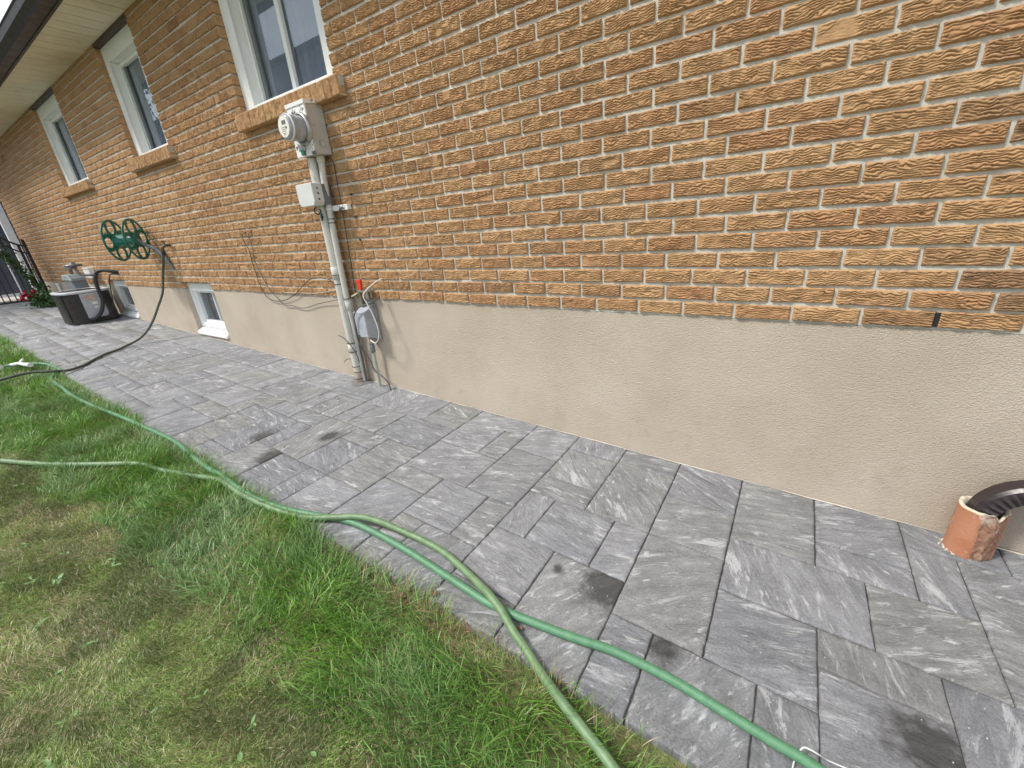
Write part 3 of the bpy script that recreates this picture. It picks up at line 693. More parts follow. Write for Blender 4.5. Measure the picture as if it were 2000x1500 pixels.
# mortar patch at the foot of the pipes
def blob(name, c, rx, ry, h, m, **kw):
    mb = MB(); n = 28; V = [(c[0], c[1], c[2] + h)]
    for j, q in enumerate((.5, .85, 1.0)):
        for i in range(n):
            t = 2 * math.pi * i / n; w = 1 + .18 * math.sin(3 * t + c[0]) + .1 * math.sin(7 * t)
            V.append((c[0] + rx * q * w * math.cos(t), min(c[1] + ry * q * w * math.sin(t), .012), c[2] + h * (.9, .5, -.1)[j]))
    F = [(0, 1 + i, 1 + (i + 1) % n) for i in range(n)] + [(1 + j * n + i, 1 + (j + 1) * n + i, 1 + (j + 1) * n + (i + 1) % n, 1 + j * n + (i + 1) % n) for j in range(2) for i in range(n)]
    mb.add(V, F, True); return mb.build(name, m, **kw)
blob('mortar_patch', (-.535, -.05, GZ(-.53) + .001), .10, .075, .009, MAT['patch'], label='dark grey mortar patch on the pavers round the foot of the thick conduit', cat='mortar patch')

# cables
def cable(name, pts, r, m, label, cat='cable', n=6, seg=8):
    o = MB().tube(spline(pts, n), r, seg).build(name, m); return props(o, label, cat)
cable('white_cable', [(-.112, -.006, .825), (-.150, -.05, .80), (-.188, -.12, .737), (-.160, -.125, .671), (-.132, -.12, .605), (-.106, -.12, .509), (-.121, -.12, .438), (-.171, -.115, .396), (-.235, -.10, .404), (-.30, -.06, .398)], .0042, MAT['wire_white'], 'white cable looping over the front of the grey telephone box')
cable('grey_cable', [(-.150, -.02, .70), (-.160, -.11, .673), (-.255, -.125, .650), (-.335, -.125, .586), (-.353, -.120, .525), (-.362, -.118, .462), (-.380, -.10, .374), (-.375, -.08, .30), (-.345, -.065, .229), (-.319, -.06, .147), (-.262, -.055, .118), (-.205, -.05, .062), (-.19, -.05, GZ(-.2) - .01)], .0052, MAT['wire_grey'], 'dark cable curling from the telephone box down to the pavers')
cable('dark_cable', [(-.44, -.045, .60), (-.432, -.06, .536), (-.445, -.05, .42), (-.47, -.04, .30), (-.485, -.03, .15), (-.49, -.03, GZ(-.49) - .005)], .0085, MAT['wire_grey'], 'thick dark cable running down right behind the thick conduit')
cable('cut_cable', [(-.470, -.075, .20), (-.445, -.095, .262), (-.475, -.11, .346), (-.521, -.118, .397), (-.565, -.12, .415), (-.591, -.115, .414)], .0036, MAT['wire_grey'], 'cut grey cable stub curving out in front of the thick conduit')
cable('wire_stub', [(-.545, -.088, .225), (-.57, -.10, .224), (-.605, -.10, .208), (-.628, -.10, .190)], .0022, MAT['black'], 'short black wire end sticking out left near the conduit foot')
cable('black_wire', [(-1.765, -.0, 1.206), (-1.800, -.02, 1.185), (-1.805, -.022, 1.14), (-1.786, -.022, 1.10), (-1.775, -.014, 1.05), (-1.787, -.012, .955), (-1.776, -.012, .843), (-1.774, -.012, .775), (-1.734, -.012, .681), (-1.681, -.01, .634), (-1.557, -.008, .618), (-1.398, -.008, .638), (-1.215, -.014, .695), (-1.069, -.014, .767), (-.927, -.012, .820), (-.735, -.012, .819), (-.640, -.02, .78), (-.575, -.03, .70)], .0030, MAT['black'], 'black wire hanging left then rising across the brick to the conduits', 'wire')
cable('black_wire', [(-1.662, .0, 1.208), (-1.690, -.02, 1.19), (-1.700, -.02, 1.163), (-1.712, -.013, 1.070), (-1.726, -.012, .942), (-1.682, -.012, .817), (-1.630, -.012, .724), (-1.507, -.008, .620), (-1.450, -.006, .585), (-1.327, -.006, .588), (-1.216, -.006, .573), (-1.097, -.006, .585), (-.917, -.008, .624), (-.660, -.02, .664), (-.57, -.03, .68)], .0030, MAT['wire_grey'], 'lower black wire sagging across the stucco to the conduits', 'wire')
cable('thin_wire', [(-1.40, -.008, .690), (-1.359, -.008, .700), (-1.126, -.008, .701), (-.907, -.008, .707), (-.660, -.012, .738), (-.56, -.02, .75)], .0018, MAT['wire_white'], 'thin pale wire along the lowest brick course left of conduits', 'wire')
cable('side_wire', [(-.395, -.03, 1.60), (-.366, -.01, 1.56), (-.368, -.012, 1.45), (-.372, -.012, 1.30), (-.392, -.014, 1.0), (-.412, -.014, .8), (-.42, -.012, .70)], .0028, MAT['black'], 'thin black wire running down the brick right of the conduits', 'wire')

# ================================================================== HOSE REEL, TAP
phi = .814; RC = Vector((-4.05, -.285, 1.24)); nn = Vector((math.cos(phi), math.sin(phi), 0)); uu = Vector((-math.sin(phi), math.cos(phi), 0)); zz = Vector((0, 0, 1))
reel = thing('hose_reel', 'green plastic hose reel with two spoked wheels hung on the brick wall', 'hose reel', tuple(RC + nn * .097))
def rim(c, name):
    r_ = .205; pts = [c + uu * (r_ * math.cos(t)) + zz * (r_ * math.sin(t)) for t in np.linspace(0, 2 * math.pi, 49)]
    o = MB().tube(pts, .0085, 8, cap=False, up=nn, ry=1.6).build(name, MAT['green_plastic'], reel)
    # four horn shaped spokes: wide curls from hub to rim
    for k in range(4):
        a = math.pi / 4 + k * math.pi / 2 + .12
        def pt(r, t): return c + uu * (r * math.cos(t)) + zz * (r * math.sin(t))
        lp = [pt(.055, a - .62), pt(.085, a - .24), pt(.125, a - .20), pt(.165, a - .34), pt(.198, a - .52)]
        lq = [pt(.055, a + .62), pt(.085, a + .24), pt(.125, a + .20), pt(.165, a + .34), pt(.198, a + .52)]
        mb = MB()
        for L_ in (lp, lq): mb.tube(spline(L_, 5), .0062, 8, up=nn, ry=3.4)
        mb.tube(spline([pt(.125, a - .2), pt(.112, a), pt(.125, a + .2)], 5), .006, 8, up=nn, ry=3.0)
        mb.build('spoke', MAT['green_plastic'], o)
    MB().lathe([(.0, -.006), (.066, -.006), (.074, 0), (.074, .012), (0, .012)], c, nn, 24).build('hub_plate', MAT['green_plastic'], o)
rim(RC, 'wheel'); rim(RC + nn * .193, 'wheel')
MB().lathe([(.075, 0), (.063, .02), (.06, .10), (.063, .173), (.075, .193)], RC, nn, 10, smooth=False).build('drum', MAT['green_plastic'], reel)
MB().tube([RC - nn * .035, RC - nn * .0], .022, 14).tube([RC - nn * .03, RC - nn * .03 - zz * .09 + uu * .03], .010, 8).build('crank_handle', MAT['acblack'], reel)
MB().tube(spline([RC + nn * .195, RC + nn * .24 - zz * .05, Vector((-3.72, -.045, 1.10)), Vector((-3.62, -.022, .97)), Vector((-3.585, -.015, .90))], 6), [.02] * 18 + [.014] * 7, 10).build('wall_arm', MAT['gas'], reel)
tp = thing('garden_tap', 'old brass garden tap with T handle on the brick right of the reel', 'tap', (-3.44, 0, 1.12))
MB().tube(spline([(-3.47, .0, 1.15), (-3.47, -.05, 1.15), (-3.485, -.075, 1.13), (-3.495, -.08, 1.09)], 5), .013, 12).build('spout', MAT['tap'], tp)
MB().tube([(-3.47, -.05, 1.15), (-3.47, -.055, 1.19)], .008, 10).build('stem', MAT['tap'], tp)
MB().tube([(-3.525, -.055, 1.192), (-3.50, -.055, 1.196), (-3.44, -.055, 1.196), (-3.415, -.055, 1.192)], [.006, .009, .009, .006], 10).build('handle', MAT['tap'], tp)
MB().tube([(-3.495, -.08, 1.095), (-3.50, -.08, 1.055)], .019, 14).build('hose_coupling', MAT['black'], tp)

def hose(name, pts, r, m, label, n=8, twist=0.0):
    P = spline(pts, n); seg = 16; nP = len(P); V = []; HV = []
    T = [(P[min(i + 1, nP - 1)] - P[max(i - 1, 0)]).normalized() for i in range(nP)]
    a = Vector((0, 0, 1)) if abs(T[0].z) < .9 else Vector((0, 1, 0)); nr = (a - T[0] * a.dot(T[0])).normalized(); L = 0
    for i in range(nP):
        if i: L += (P[i] - P[i - 1]).length
        nr = (nr - T[i] * nr.dot(T[i])).normalized(); b = T[i].cross(nr)
        for k in range(seg):
            t = 2 * math.pi * k / seg; V.append(P[i] + nr * math.cos(t) * r + b * math.sin(t) * r); HV.append((k / seg * 2 if k <= seg / 2 else (seg - k) / seg * 2, L, 0))
    F = [(i * seg + k, i * seg + (k + 1) % seg, (i + 1) * seg + (k + 1) % seg, (i + 1) * seg + k) for i in range(nP - 1) for k in range(seg)]
    return np_mesh(name, np.array([tuple(v) for v in V]), F, m, smooth=True, attrs={'hv': ('FLOAT_VECTOR', np.array(HV))}, label=label, cat='garden hose')
def gp_(x, y, h): return (x, y, GZ(x) + h)
hr = .0132
hose('garden_hose', [gp_(-3.86, -1.50, .06), gp_(-3.78, -1.36, .05), gp_(-3.66, -1.27, .035), gp_(-3.45, -1.235, .016), gp_(-3.29, -1.245, .016), gp_(-3.18, -1.31, .020), gp_(-3.05, -1.35, .02), gp_(-2.7, -1.355, .022), gp_(-2.345, -1.36, .020), gp_(-1.95, -1.34, .020), gp_(-1.738, -1.32, .020), gp_(-1.427, -1.29, .020),
    gp_(-.95, -1.258, .022), gp_(-.70, -1.248, .022), gp_(-.50, -1.262, .022), gp_(-.2, -1.28, .03), gp_(-.053, -1.275, .03), gp_(.176, -1.285, .028), gp_(.42, -1.255, .02), gp_(.60, -1.205, .016), gp_(.75, -1.155, .016), gp_(.90, -1.135, .016), gp_(1.139, -1.134, .015), gp_(1.409, -1.150, .015), gp_(1.568, -1.155, .015), gp_(1.793, -1.125, .015),
    gp_(1.945, -1.096, .015), gp_(2.089, -1.089, .015), gp_(2.219, -1.098, .015), gp_(2.334, -1.108, .015), gp_(2.46, -1.12, .015), gp_(2.8, -1.2, .015), gp_(3.4, -1.5, .05)], hr, MAT['hose_mint'],
    'mint green hose edging the grass, lying under the olive one on the pavers')
hose('garden_hose', [gp_(-2.4, -2.35, .03), gp_(-1.75, -2.03, .035), gp_(-1.408, -1.867, .022), gp_(-1.075, -1.72, .022), gp_(-.786, -1.565, .028), gp_(-.602, -1.46, .03), gp_(-.426, -1.415, .022), gp_(-.222, -1.35, .02), gp_(-.03, -1.30, .028), gp_(.2, -1.30, .03), gp_(.42, -1.275, .022), gp_(.594, -1.232, .018), gp_(.72, -1.175, .030), gp_(.83, -1.122, .041), gp_(.93, -1.092, .035), gp_(1.05, -1.07, .018), gp_(1.153, -1.063, .016),
    gp_(1.26, -1.068, .016), gp_(1.358, -1.088, .016), gp_(1.45, -1.115, .024), gp_(1.53, -1.145, .041), gp_(1.60, -1.172, .036), gp_(1.66, -1.20, .020), gp_(1.72, -1.225, .016), gp_(1.79, -1.262, .02), gp_(1.886, -1.31, .04), gp_(1.96, -1.34, .045), gp_(2.05, -1.375, .045), gp_(2.3, -1.50, .045), gp_(2.8, -1.9, .04)], hr, MAT['hose_olive'],
    'faded olive green hose crossing over the mint one on the pavers')
hose('garden_hose', [(-3.50, -.08, 1.07), (-3.53, -.085, 1.03), (-3.70, -.10, .83), (-3.70, -.16, .66), (-3.74, -.24, .51), (-3.76, -.32, .38), (-3.78, -.40, .28), (-3.79, -.50, .205), gp_(-3.78, -.62, .022), gp_(-3.70, -.73, .014), gp_(-3.62, -.85, .014), gp_(-3.46, -.99, .014), gp_(-3.34, -1.08, .015), gp_(-3.24, -1.20, .024), gp_(-3.205, -1.31, .055), gp_(-3.26, -1.42, .075), gp_(-3.28, -1.58, .07), gp_(-3.35, -1.8, .03)], .0115, MAT['hose_dark'],
    'dark hose hanging from the tap down across the pavers into the grass')
nz = thing('hose_nozzle', 'white plastic hose nozzle lying in the long grass', 'nozzle', (-3.8, -1.45, .2))
zq = GZ(-3.8) + .062
MB().tube([(-3.62, -1.37, zq), (-3.70, -1.40, zq + .005), (-3.80, -1.42, zq + .01)], [.022, .016, .014], 12).build('barrel', MAT['nozzle'], nz)
MB().tube([(-3.79, -1.42, zq + .01), (-3.84, -1.455, zq), (-3.87, -1.49, zq - .01)], [.015, .017, .018], 12).build('grip', MAT['nozzle'], nz)
MB().tube([(-3.78, -1.41, zq + .015), (-3.84, -1.38, zq + .03)], .011, 10).build('trigger', MAT['nozzle'], nz)
MB().tube([(-3.90, -1.53, zq - .005), (-3.93, -1.55, zq - .005)], .026, 12).build('connector', MAT['nozzle'], nz)
cable('bent_wire', [gp_(2.383, -1.150, .004), gp_(2.389, -1.112, .006), gp_(2.400, -1.096, .030), gp_(2.412, -1.094, .034), gp_(2.430, -1.092, .030), gp_(2.452, -1.078, .006), gp_(2.49, -1.072, .004)], .0019, MAT['box_plastic'], 'pale bent wire over the mint hose at the bottom edge', 'wire')

# ================================================================== AIR CONDITIONER, GAS METER
AX, AY, AG = -6.19, -.345, GZ(-6.19)
def sup(rx, ry, z, n=48, e=3.6):
    out = []
    for i in range(n):
        t = 2 * math.pi * i / n; c, s = math.cos(t), math.sin(t)
        out.append((AX + rx * math.copysign(abs(c) ** (2 / e), c), AY + ry * math.copysign(abs(s) ** (2 / e), s), z))
    return out
def band(mb, zs, n=48, i0=0, i1=48, smooth=True):
    V = []
    for rx, ry, z in zs: V += sup(rx, ry, z, n)
    F = [(j * n + i % n, j * n + (i + 1) % n, (j + 1) * n + (i + 1) % n, (j + 1) * n + i % n) for j in range(len(zs) - 1) for i in range(i0, i1)]
    return mb.add(V, F, smooth)
ac = thing('air_conditioner', 'black and grey air conditioner unit on the pavers beside the wall', 'air conditioner', (AX, AY, AG))
zt = .665; prof = []
z = AG + .03
while z < zt - .05: prof += [(.325, .270, z), (.325, .270, z + .012), (.316, .262, z + .015), (.316, .262, z + .021)]; z += .024
prof.append((.325, .270, zt - .03))
mb = MB(); band(mb, prof, smooth=False); mb.build('louvre_body', MAT['acbrown'], ac)
mb = MB(); band(mb, [(.33, .275, AG), (.33, .275, AG + .03)]); mb.build('base_pan', MAT['acblack'], ac)
mb = MB(); band(mb, [(.329, .274, AG + .032), (.329, .274, zt - .03)], i0=34, i1=40); band(mb, [(.329, .274, AG + .032), (.329, .274, zt - .03)], i0=45, i1=47); mb.build('corner_post', MAT['acblack'], ac)
mb = MB(); mb.box(AX + .325, AX + .340, -.44, -.215, AG + .06, zt - .035); pn = mb.build('service_panel', MAT['acgrey'], ac, bevel=.006)
MB().box(AX + .3405, AX + .342, -.40, -.28, zt - .13, zt - .06).build('warning_label', plain('label_print', (.45, .33, .26), .6, var=.9, nscale=120), pn)
MB().box(AX + .3405, AX + .342, -.345, -.285, zt - .19, zt - .155).box(AX + .3405, AX + .342, -.335, -.29, zt - .24, zt - .215).build('rating_label', MAT['paper'], pn)
mb = MB(); band(mb, [(.325, .27, zt - .032), (.338, .283, zt - .028), (.340, .285, zt - .006), (.332, .277, zt), (.29, .235, zt + .004), (.285, .23, zt - .004)]); mb.build('top_rim', MAT['rim'], ac)
mb = MB(); 
for q in (.25, .45, .65, .85): band(mb, [(.285 * q, .23 * q, zt - .004), (.285 * q, .23 * q, zt), (.285 * q - .006, .23 * q - .006, zt)])
for i in range(12):
    t = math.pi * i / 12; mb.tube([(AX + .28 * math.cos(t), AY + .225 * math.sin(t), zt - .003), (AX - .28 * math.cos(t), AY - .225 * math.sin(t), zt - .003)], .003, 6)
band(mb, [(.285, .23, zt - .06), (.002, .002, zt - .061)]); mb.build('fan_grille', MAT['acblack'], ac)
cable('refrigerant_line', [(-5.62, .01, .86), (-5.66, -.06, .885), (-5.74, -.13, .905), (-5.79, -.19, .87), (-5.80, -.225, .76), (-5.80, -.235, .62), (-5.80, -.24, .50), (-5.795, -.30, .37), (-5.80, -.38, .29), (-5.86, -.43, .275)], .022, MAT['black'], 'thick black insulated line arching from the brick down to the air conditioner', 'pipe', 6, 12)
cable('thin_line', [(-5.60, .0, .84), (-5.66, -.08, .84), (-5.70, -.12, .70), (-5.74, -.16, .45), (-5.78, -.26, .30), (-5.84, -.34, .28)], .007, MAT['black'], 'thin dark line beside the black insulated one at the air conditioner', 'pipe')
gm = thing('gas_meter', 'grey gas meter with round regulator behind the air conditioner', 'gas meter', (-7.0, -.2, .6))
MB().prism([(-7.27, .60), (-7.23, .74), (-7.25, .80), (-7.18, .845), (-6.88, .845), (-6.80, .79), (-6.80, .73), (-6.76, .60), (-6.80, .56), (-7.23, .56)], -.28, -.11, 'y').build('meter_case', MAT['gas'], gm, bevel=.015, bseg=3)
MB().prism([(-7.26, .77), (-7.19, .86), (-6.87, .86), (-6.79, .77)], -.292, -.10, 'y').build('top_shell', plain('gas_meter_pale', (.30, .34, .34), .4), gm, bevel=.012)
MB().lathe([(0, 0), (.03, 0), (.035, .02), (.10, .025), (.105, .04), (.10, .055), (.04, .06), (.03, .085), (0, .085)], (-6.72, -.20, .945), (0, 0, 1), 24).build('regulator', MAT['regul'], gm)
MB().tube(spline([(-6.74, -.2, .96), (-6.90, -.2, .955), (-6.98, -.2, .93), (-7.0, -.2, .86)], 5), .022, 10).build('inlet_pipe', MAT['regul'], gm)
MB().tube(spline([(-7.0, -.2, .955), (-7.12, -.2, .955), (-7.22, -.2, .96)], 5), [.02] * 6 + [.028] * 5, 10).build('valve', MAT['steel'], gm)
MB().tube(spline([(-6.66, -.2, .955), (-6.63, -.2, .90), (-6.58, -.17, .85), (-6.52, -.10, .835), (-6.48, .0, .83)], 5), .017, 10).build('outlet_pipe', MAT['regul'], gm)
dc = thing('disconnect_box', 'white electrical disconnect box on the brick above the air conditioner', 'utility box', (-6.84, 0, .77))
MB().box(-7.03, -6.68, -.055, .0, .775, .925).build('case', MAT['vinyl'], dc, bevel=.006)
MB().box(-7.035, -6.675, -.062, .0, .918, .935).build('hood', MAT['vinyl'], dc, bevel=.004)
vt = thing('white_vent_pipe', 'small white plastic pipe with cap on the stucco left of the gas meter', 'pipe', (-9.3, 0, .5))
MB().tube([(-9.3, -.03, .40), (-9.3, -.03, .63)], .022, 12).build('pipe', MAT['vinyl'], vt)
MB().tube([(-9.3, -.03, .63), (-9.3, -.03, .66)], .03, 12).build('cap', MAT['vinyl'], vt)

# ================================================================== CLAY PIPE AND DOWNSPOUT
def clay_pipe():
    n, m = 64, 26; cx, cy = 2.893, -.062; zb_, zt_ = GZ(2.9) - .004, .088; r0 = .062
    V, BR, RM = [], [], []
    for j in range(m):
        q = j / (m - 1)
        for i in range(n):
            t = 2 * math.pi * i / n
            # broken flank on the camera/right side
            dt = (t - (-1.02)) % (2 * math.pi); dt = min(dt, 2 * math.pi - dt)
            br = max(0, min(1, (.68 + .18 * float(vnoise(q * 6, 2, 4)) - dt) / .10))
            notch = .022 * max(0, 1 - abs(((t + .95 + math.pi) % (2 * math.pi)) - math.pi) / .35) + .006 * float(vnoise(t * 4, 1, 9))
            ztop = zt_ - notch
            r = r0 - br * (.002 + .013 * float(fbm(t * 9, q * 11, 5, 3)))
            z = zb_ + (ztop - zb_) * q
            V.append((cx + r * math.cos(t), min(cy + r * math.sin(t), .008), z)); BR.append(br); RM.append(1. if q > .965 else 0.)
    for k, (rr, dz) in enumerate([(.057, .002), (.048, -.001), (.046, -.05)]):
        for i in range(n):
            t = 2 * math.pi * i / n; notch = .022 * max(0, 1 - abs(((t + .95 + math.pi) % (2 * math.pi)) - math.pi) / .35) + .006 * float(vnoise(t * 4, 1, 9))
            V.append((cx + rr * math.cos(t), min(cy + rr * math.sin(t), .006), zt_ - notch + dz)); BR.append(0); RM.append(1. if k < 2 else 0.)
    M_ = m + 3
    F = [(j * n + i, j * n + (i + 1) % n, (j + 1) * n + (i + 1) % n, (j + 1) * n + i) for j in range(M_ - 1) for i in range(n)]
    o = np_mesh('clay_pipe', V, F, MAT['clay'], smooth=True, attrs={'broken': ('FLOAT', BR), 'rim': ('FLOAT', RM)}, label='broken orange clay drain pipe standing on pavers against the stucco', cat='drain pipe')
    crumbs = MB()
    for k in range(46):
        a = random.uniform(2.6, 4.2); rr = .062 + abs(random.gauss(0, .005)); s = random.uniform(.0008, .0022); x_, y_ = cx + rr * math.cos(a), min(cy + rr * math.sin(a), 0); z_ = GZ(x_) + s * .5
        crumbs.box(x_ - s, x_ + s, y_ - s, y_ + s, z_ - s, z_ + s)
    crumbs.build('mortar_crumbs', MAT['bead'], o)
clay_pipe()
def downspout():
    t_ = thing('downspout_elbow', 'dark brown corrugated downspout elbow entering the clay pipe', 'downspout', (2.9, -.06, .05))
    # rectangular section swept on an arc in the wall plane, ribs on the inner (lower) side
    cx, cz, rad = 3.025, .045, .135; secs = []; N = 90; w, d = .034, .030
    V, F = [], []; path = []
    for i in range(N + 1):
        a = math.pi - (math.pi * .62) * i / N
        path.append((cx + rad * math.cos(a), cz + rad * math.sin(a), math.cos(a), math.sin(a), i))
    ex, ez = path[-1][0], path[-1][1]; tx, tz = path[-1][3], -path[-1][2]
    P = [(path[0][0], path[0][1] - .09, -1, 0, -1)] + path
    for k in range(1, 8): P.append((ex + tx * .03 * k, ez + tz * .03 * k, path[-1][2], path[-1][3], 1000))
    sec = []
    def section(ribs):
        out = []
        pts2 = [(-w, -d), (-w, d), (w, d), (w, -d)]
        return out
    for (x_, z_, ox, oz, i) in P:
        rib = .0075 * (abs(((i % 7) / 7.) - .5) * 2) ** .6 if 0 <= i <= N else 0
        rin = w * 1.0
        prof_ = []
        # n = outward normal (ox,oz) ; y axis for the other direction
        for (a, b) in [(1, -.72), (1, .72), (.72, 1), (.2, 1), (-.2, 1), (-.72, 1), (-1, .72), (-1, -.72), (-.72, -1), (-.2, -1), (.2, -1), (.72, -1)]:
            sc = 1.0; rr = 0
            if a < .15: rr = rib * (1 if a > -.9 else 1.3)
            prof_.append((x_ + ox * (w * a + (rr if a < -.5 else 0)), -.062 + d * b * 1.15 * (1 + (rib * 45 * .0 + (rib / d * 1.0) if (b == -1 and a < .5) else 0)), z_ + oz * (w * a + (rr if a < -.5 else 0))))
        V += prof_
    n = 12
    F = [(j * n + i, j * n + (i + 1) % n, (j + 1) * n + (i + 1) % n, (j + 1) * n + i) for j in range(len(P) - 1) for i in range(n)]
    MB().add(V, F).build('elbow', MAT['spout'], t_)
downspout()

# ================================================================== GATE, ROSES, BACKGROUND
gt = thing('iron_gate', 'black iron gate with arched top rail beyond the rose bush', 'gate', (-9.85, -.2, .38))
gx = -9.85
def gpost(y, z1): MB().box(gx - .025, gx + .025, y - .02, y + .02, GZ(gx) - .02, z1).build('post', MAT['iron'], gt)
gpost(-.12, 1.47); 
def toprail(y): return 1.36 + .42 * (1 - math.cos(min(max((-.14 - y) / .62, 0), 1) * math.pi)) / 2 + .06 * math.sin(min(max((-.14 - y) / 1.2, 0), 1) * math.pi)
ys = np.linspace(-.14, -1.24, 16)
MB().tube([(gx, y, toprail(y)) for y in ys], .016, 8).build('top_rail', MAT['iron'], gt)
MB().tube([(gx, y, toprail(y) - .13) for y in ys], .013, 8).build('second_rail', MAT['iron'], gt)
MB().box(gx - .015, gx + .015, -1.24, -.19, GZ(gx) + .005, GZ(gx) + .035).build('bottom_rail', MAT['iron'], gt)
MB().box(gx - .018, gx + .018, -.22, -.185, GZ(gx) + .005, toprail(-.2)).build('stile', MAT['iron'], gt)
y = -.30
while y > -1.24:
    MB().box(gx - .008, gx + .008, y - .008, y + .008, GZ(gx) + .03, toprail(y)).build('picket', MAT['iron'], gt); y -= .083
gpost(-1.26, 1.9)

def leaves(mb, centers, n, spread, size, rr):
    for c in centers:
        for _ in range(n):
            p = Vector(c) + Vector([rr.gauss(0, s) for s in spread]); a = Vector([rr.gauss(0, 1) for _ in range(3)]).normalized(); b = a.cross(Vector([rr.gauss(0, 1) for _ in range(3)])).normalized()
            s = size * rr.uniform(.6, 1.3); V = [p - a * s, p - a * s * .2 + b * s * .5, p + a * s, p - a * s * .2 - b * s * .5]; mb.add(V, [(0, 1, 2), (0, 2, 3)])
rr = random.Random(5)
rb = thing('rose_bush', 'low rose bush with dark red blooms beside the air conditioner', 'rose bush', (-8.6, -.42, .33))
MB().tube([(-8.6, -.42, .30), (-8.62, -.44, .5)], .008, 6).tube([(-8.6, -.42, .30), (-8.55, -.50, .52)], .007, 6).tube([(-8.6, -.42, .30), (-8.7, -.35, .52)], .007, 6).build('stem', MAT['tap'], rb)
mb = MB(); leaves(mb, [(-8.55, -.36, .40), (-8.6, -.45, .42), (-8.5, -.30, .42), (-8.65, -.40, .52), (-8.62, -.48, .50)], 170, (.09, .06, .055), .028, rr); mb.build('foliage', MAT['leaf'], rb)
for c in [(-8.62, -.56, .60), (-8.60, -.60, .55), (-8.62, -.52, .58), (-8.60, -.47, .60), (-8.6, -.49, .53), (-8.64, -.62, .50), (-8.61, -.54, .53)]:
    mb = MB(); leaves(mb, [c], 46, (.018, .018, .016), .022, rr); mb.build('bloom', MAT['petal'], rb)
vn = thing('climbing_vine', 'leafy green vine climbing the iron gate beside the post', 'climbing plant', (-9.6, -.3, .4))
vp = [(-9.7, -.16, .38), (-9.74, -.22, .60), (-9.74, -.28, .80), (-9.74, -.36, 1.0), (-9.74, -.42, 1.18), (-9.74, -.50, 1.36), (-9.74, -.58, 1.50), (-9.74, -.66, 1.62)]
MB().tube(spline(vp, 4), .007, 6).build('stem', MAT['tap'], vn)
mb = MB(); leaves(mb, [tuple(p) for p in spline(vp, 3)][1:], 34, (.05, .048, .06), .034, rr); mb.build('foliage', MAT['leaf'], vn)
# beyond the house corner
MB().box(-14.5, -10.05, -3.2, 5, .33, .372).build('concrete_walk', MAT['concrete'], kind='structure')
pp = thing('porch_column', 'white square porch column just beyond the house corner', 'column', (-11.5, 0, .37))
MB().box(-11.56, -11.44, -.06, .06, .36, 3.0).build('shaft', MAT['siding'], pp); MB().box(-11.59, -11.41, -.09, .09, .36, .50).build('plinth', MAT['siding'], pp)
pd = thing('porch_door', 'dark glass door in a white frame behind the iron gate', 'door', (-12.5, -.2, .37))
MB().box(-12.54, -12.46, -.50, .5, .42, 2.5).build('glass_panel', MAT['farglass'], pd)
MB().box(-12.58, -12.42, -.58, -.505, .36, 2.6).box(-12.58, -12.42, -.505, -.13, .36, .42).box(-12.57, -12.43, -.16, -.12, .42, 2.5).box(-12.58, -12.42, -.505, .5, 2.505, 2.6).build('frame', MAT['siding'], pd)
nh = thing('red_brick_house', 'distant red brick house glimpsed beyond the iron gate', 'house', (-20, -2, .36))
MB().box(-21, -20, -8, -.9, .3, 4.5).build('wall', MAT['farbrick'], nh); MB().box(-19.99, -19.95, -2.6, -1.6, 1.2, 2.4).build('window', MAT['farglass'], nh)
MB().prism([(-8.3, 4.5), (-4.4, 6.6), (-.6, 4.5)], -21.2, -19.8, 'x').build('roof', MAT['roof'], nh)

# ================================================================== NEIGHBOUR AND TREES BEHIND THE CAMERA (seen only as reflections)
nb = thing('neighbour_house', 'pale grey neighbouring house across the lawn behind the camera', 'house', (-13, -9, 0))
MB().box(-24, -7.5, -15, -7.0, -.3, 6.1).build('wall', plain('neighbour_siding', (.26, .28, .31), .8), nb); MB().prism([(-6.6, 6.1), (-11, 8.4), (-15.4, 6.1)], -24.4, -7.1, 'x').build('roof', MAT['roof'], nb)
for x_ in (-20, -16, -12, -9): MB().box(x_ - .6, x_ + .6, -7.0, -6.96, 1.0, 2.2).build('window', MAT['farglass'], nb)
def tree(x_, y_, h, rad, seed, label):
    t = thing('tree', label, 'tree', (x_, y_, 0)); r2 = random.Random(seed)
    mb = MB(); mb.tube([(x_, y_, -.3), (x_ + .1, y_, h * .35), (x_, y_ + .1, h * .7)], [.2, .15, .06], 8)
    cs = []
    for k in range(16):
        a = r2.uniform(0, 6.28); rr_ = rad * r2.uniform(.3, .9); c = (x_ + rr_ * math.cos(a), y_ + rr_ * math.sin(a), h * r2.uniform(.45, 1.0)); cs.append(c)
        mb.tube([(x_, y_, h * .4), c], [.05, .015], 5)
    mb.build('trunk', MAT['tap'], t); m2 = MB(); leaves(m2, cs, 520, (rad * .28, rad * .28, h * .07), .06, r2); m2.build('crown', MAT['leaf'], t)
tree(-13.6, -5.2, 9.5, 1.5, 1, 'tall leafy tree on the lawn in front of the neighbouring house')
tree(6.5, -8.5, 6.0, 1.8, 2, 'smaller leafy tree at the right end of the lawn')

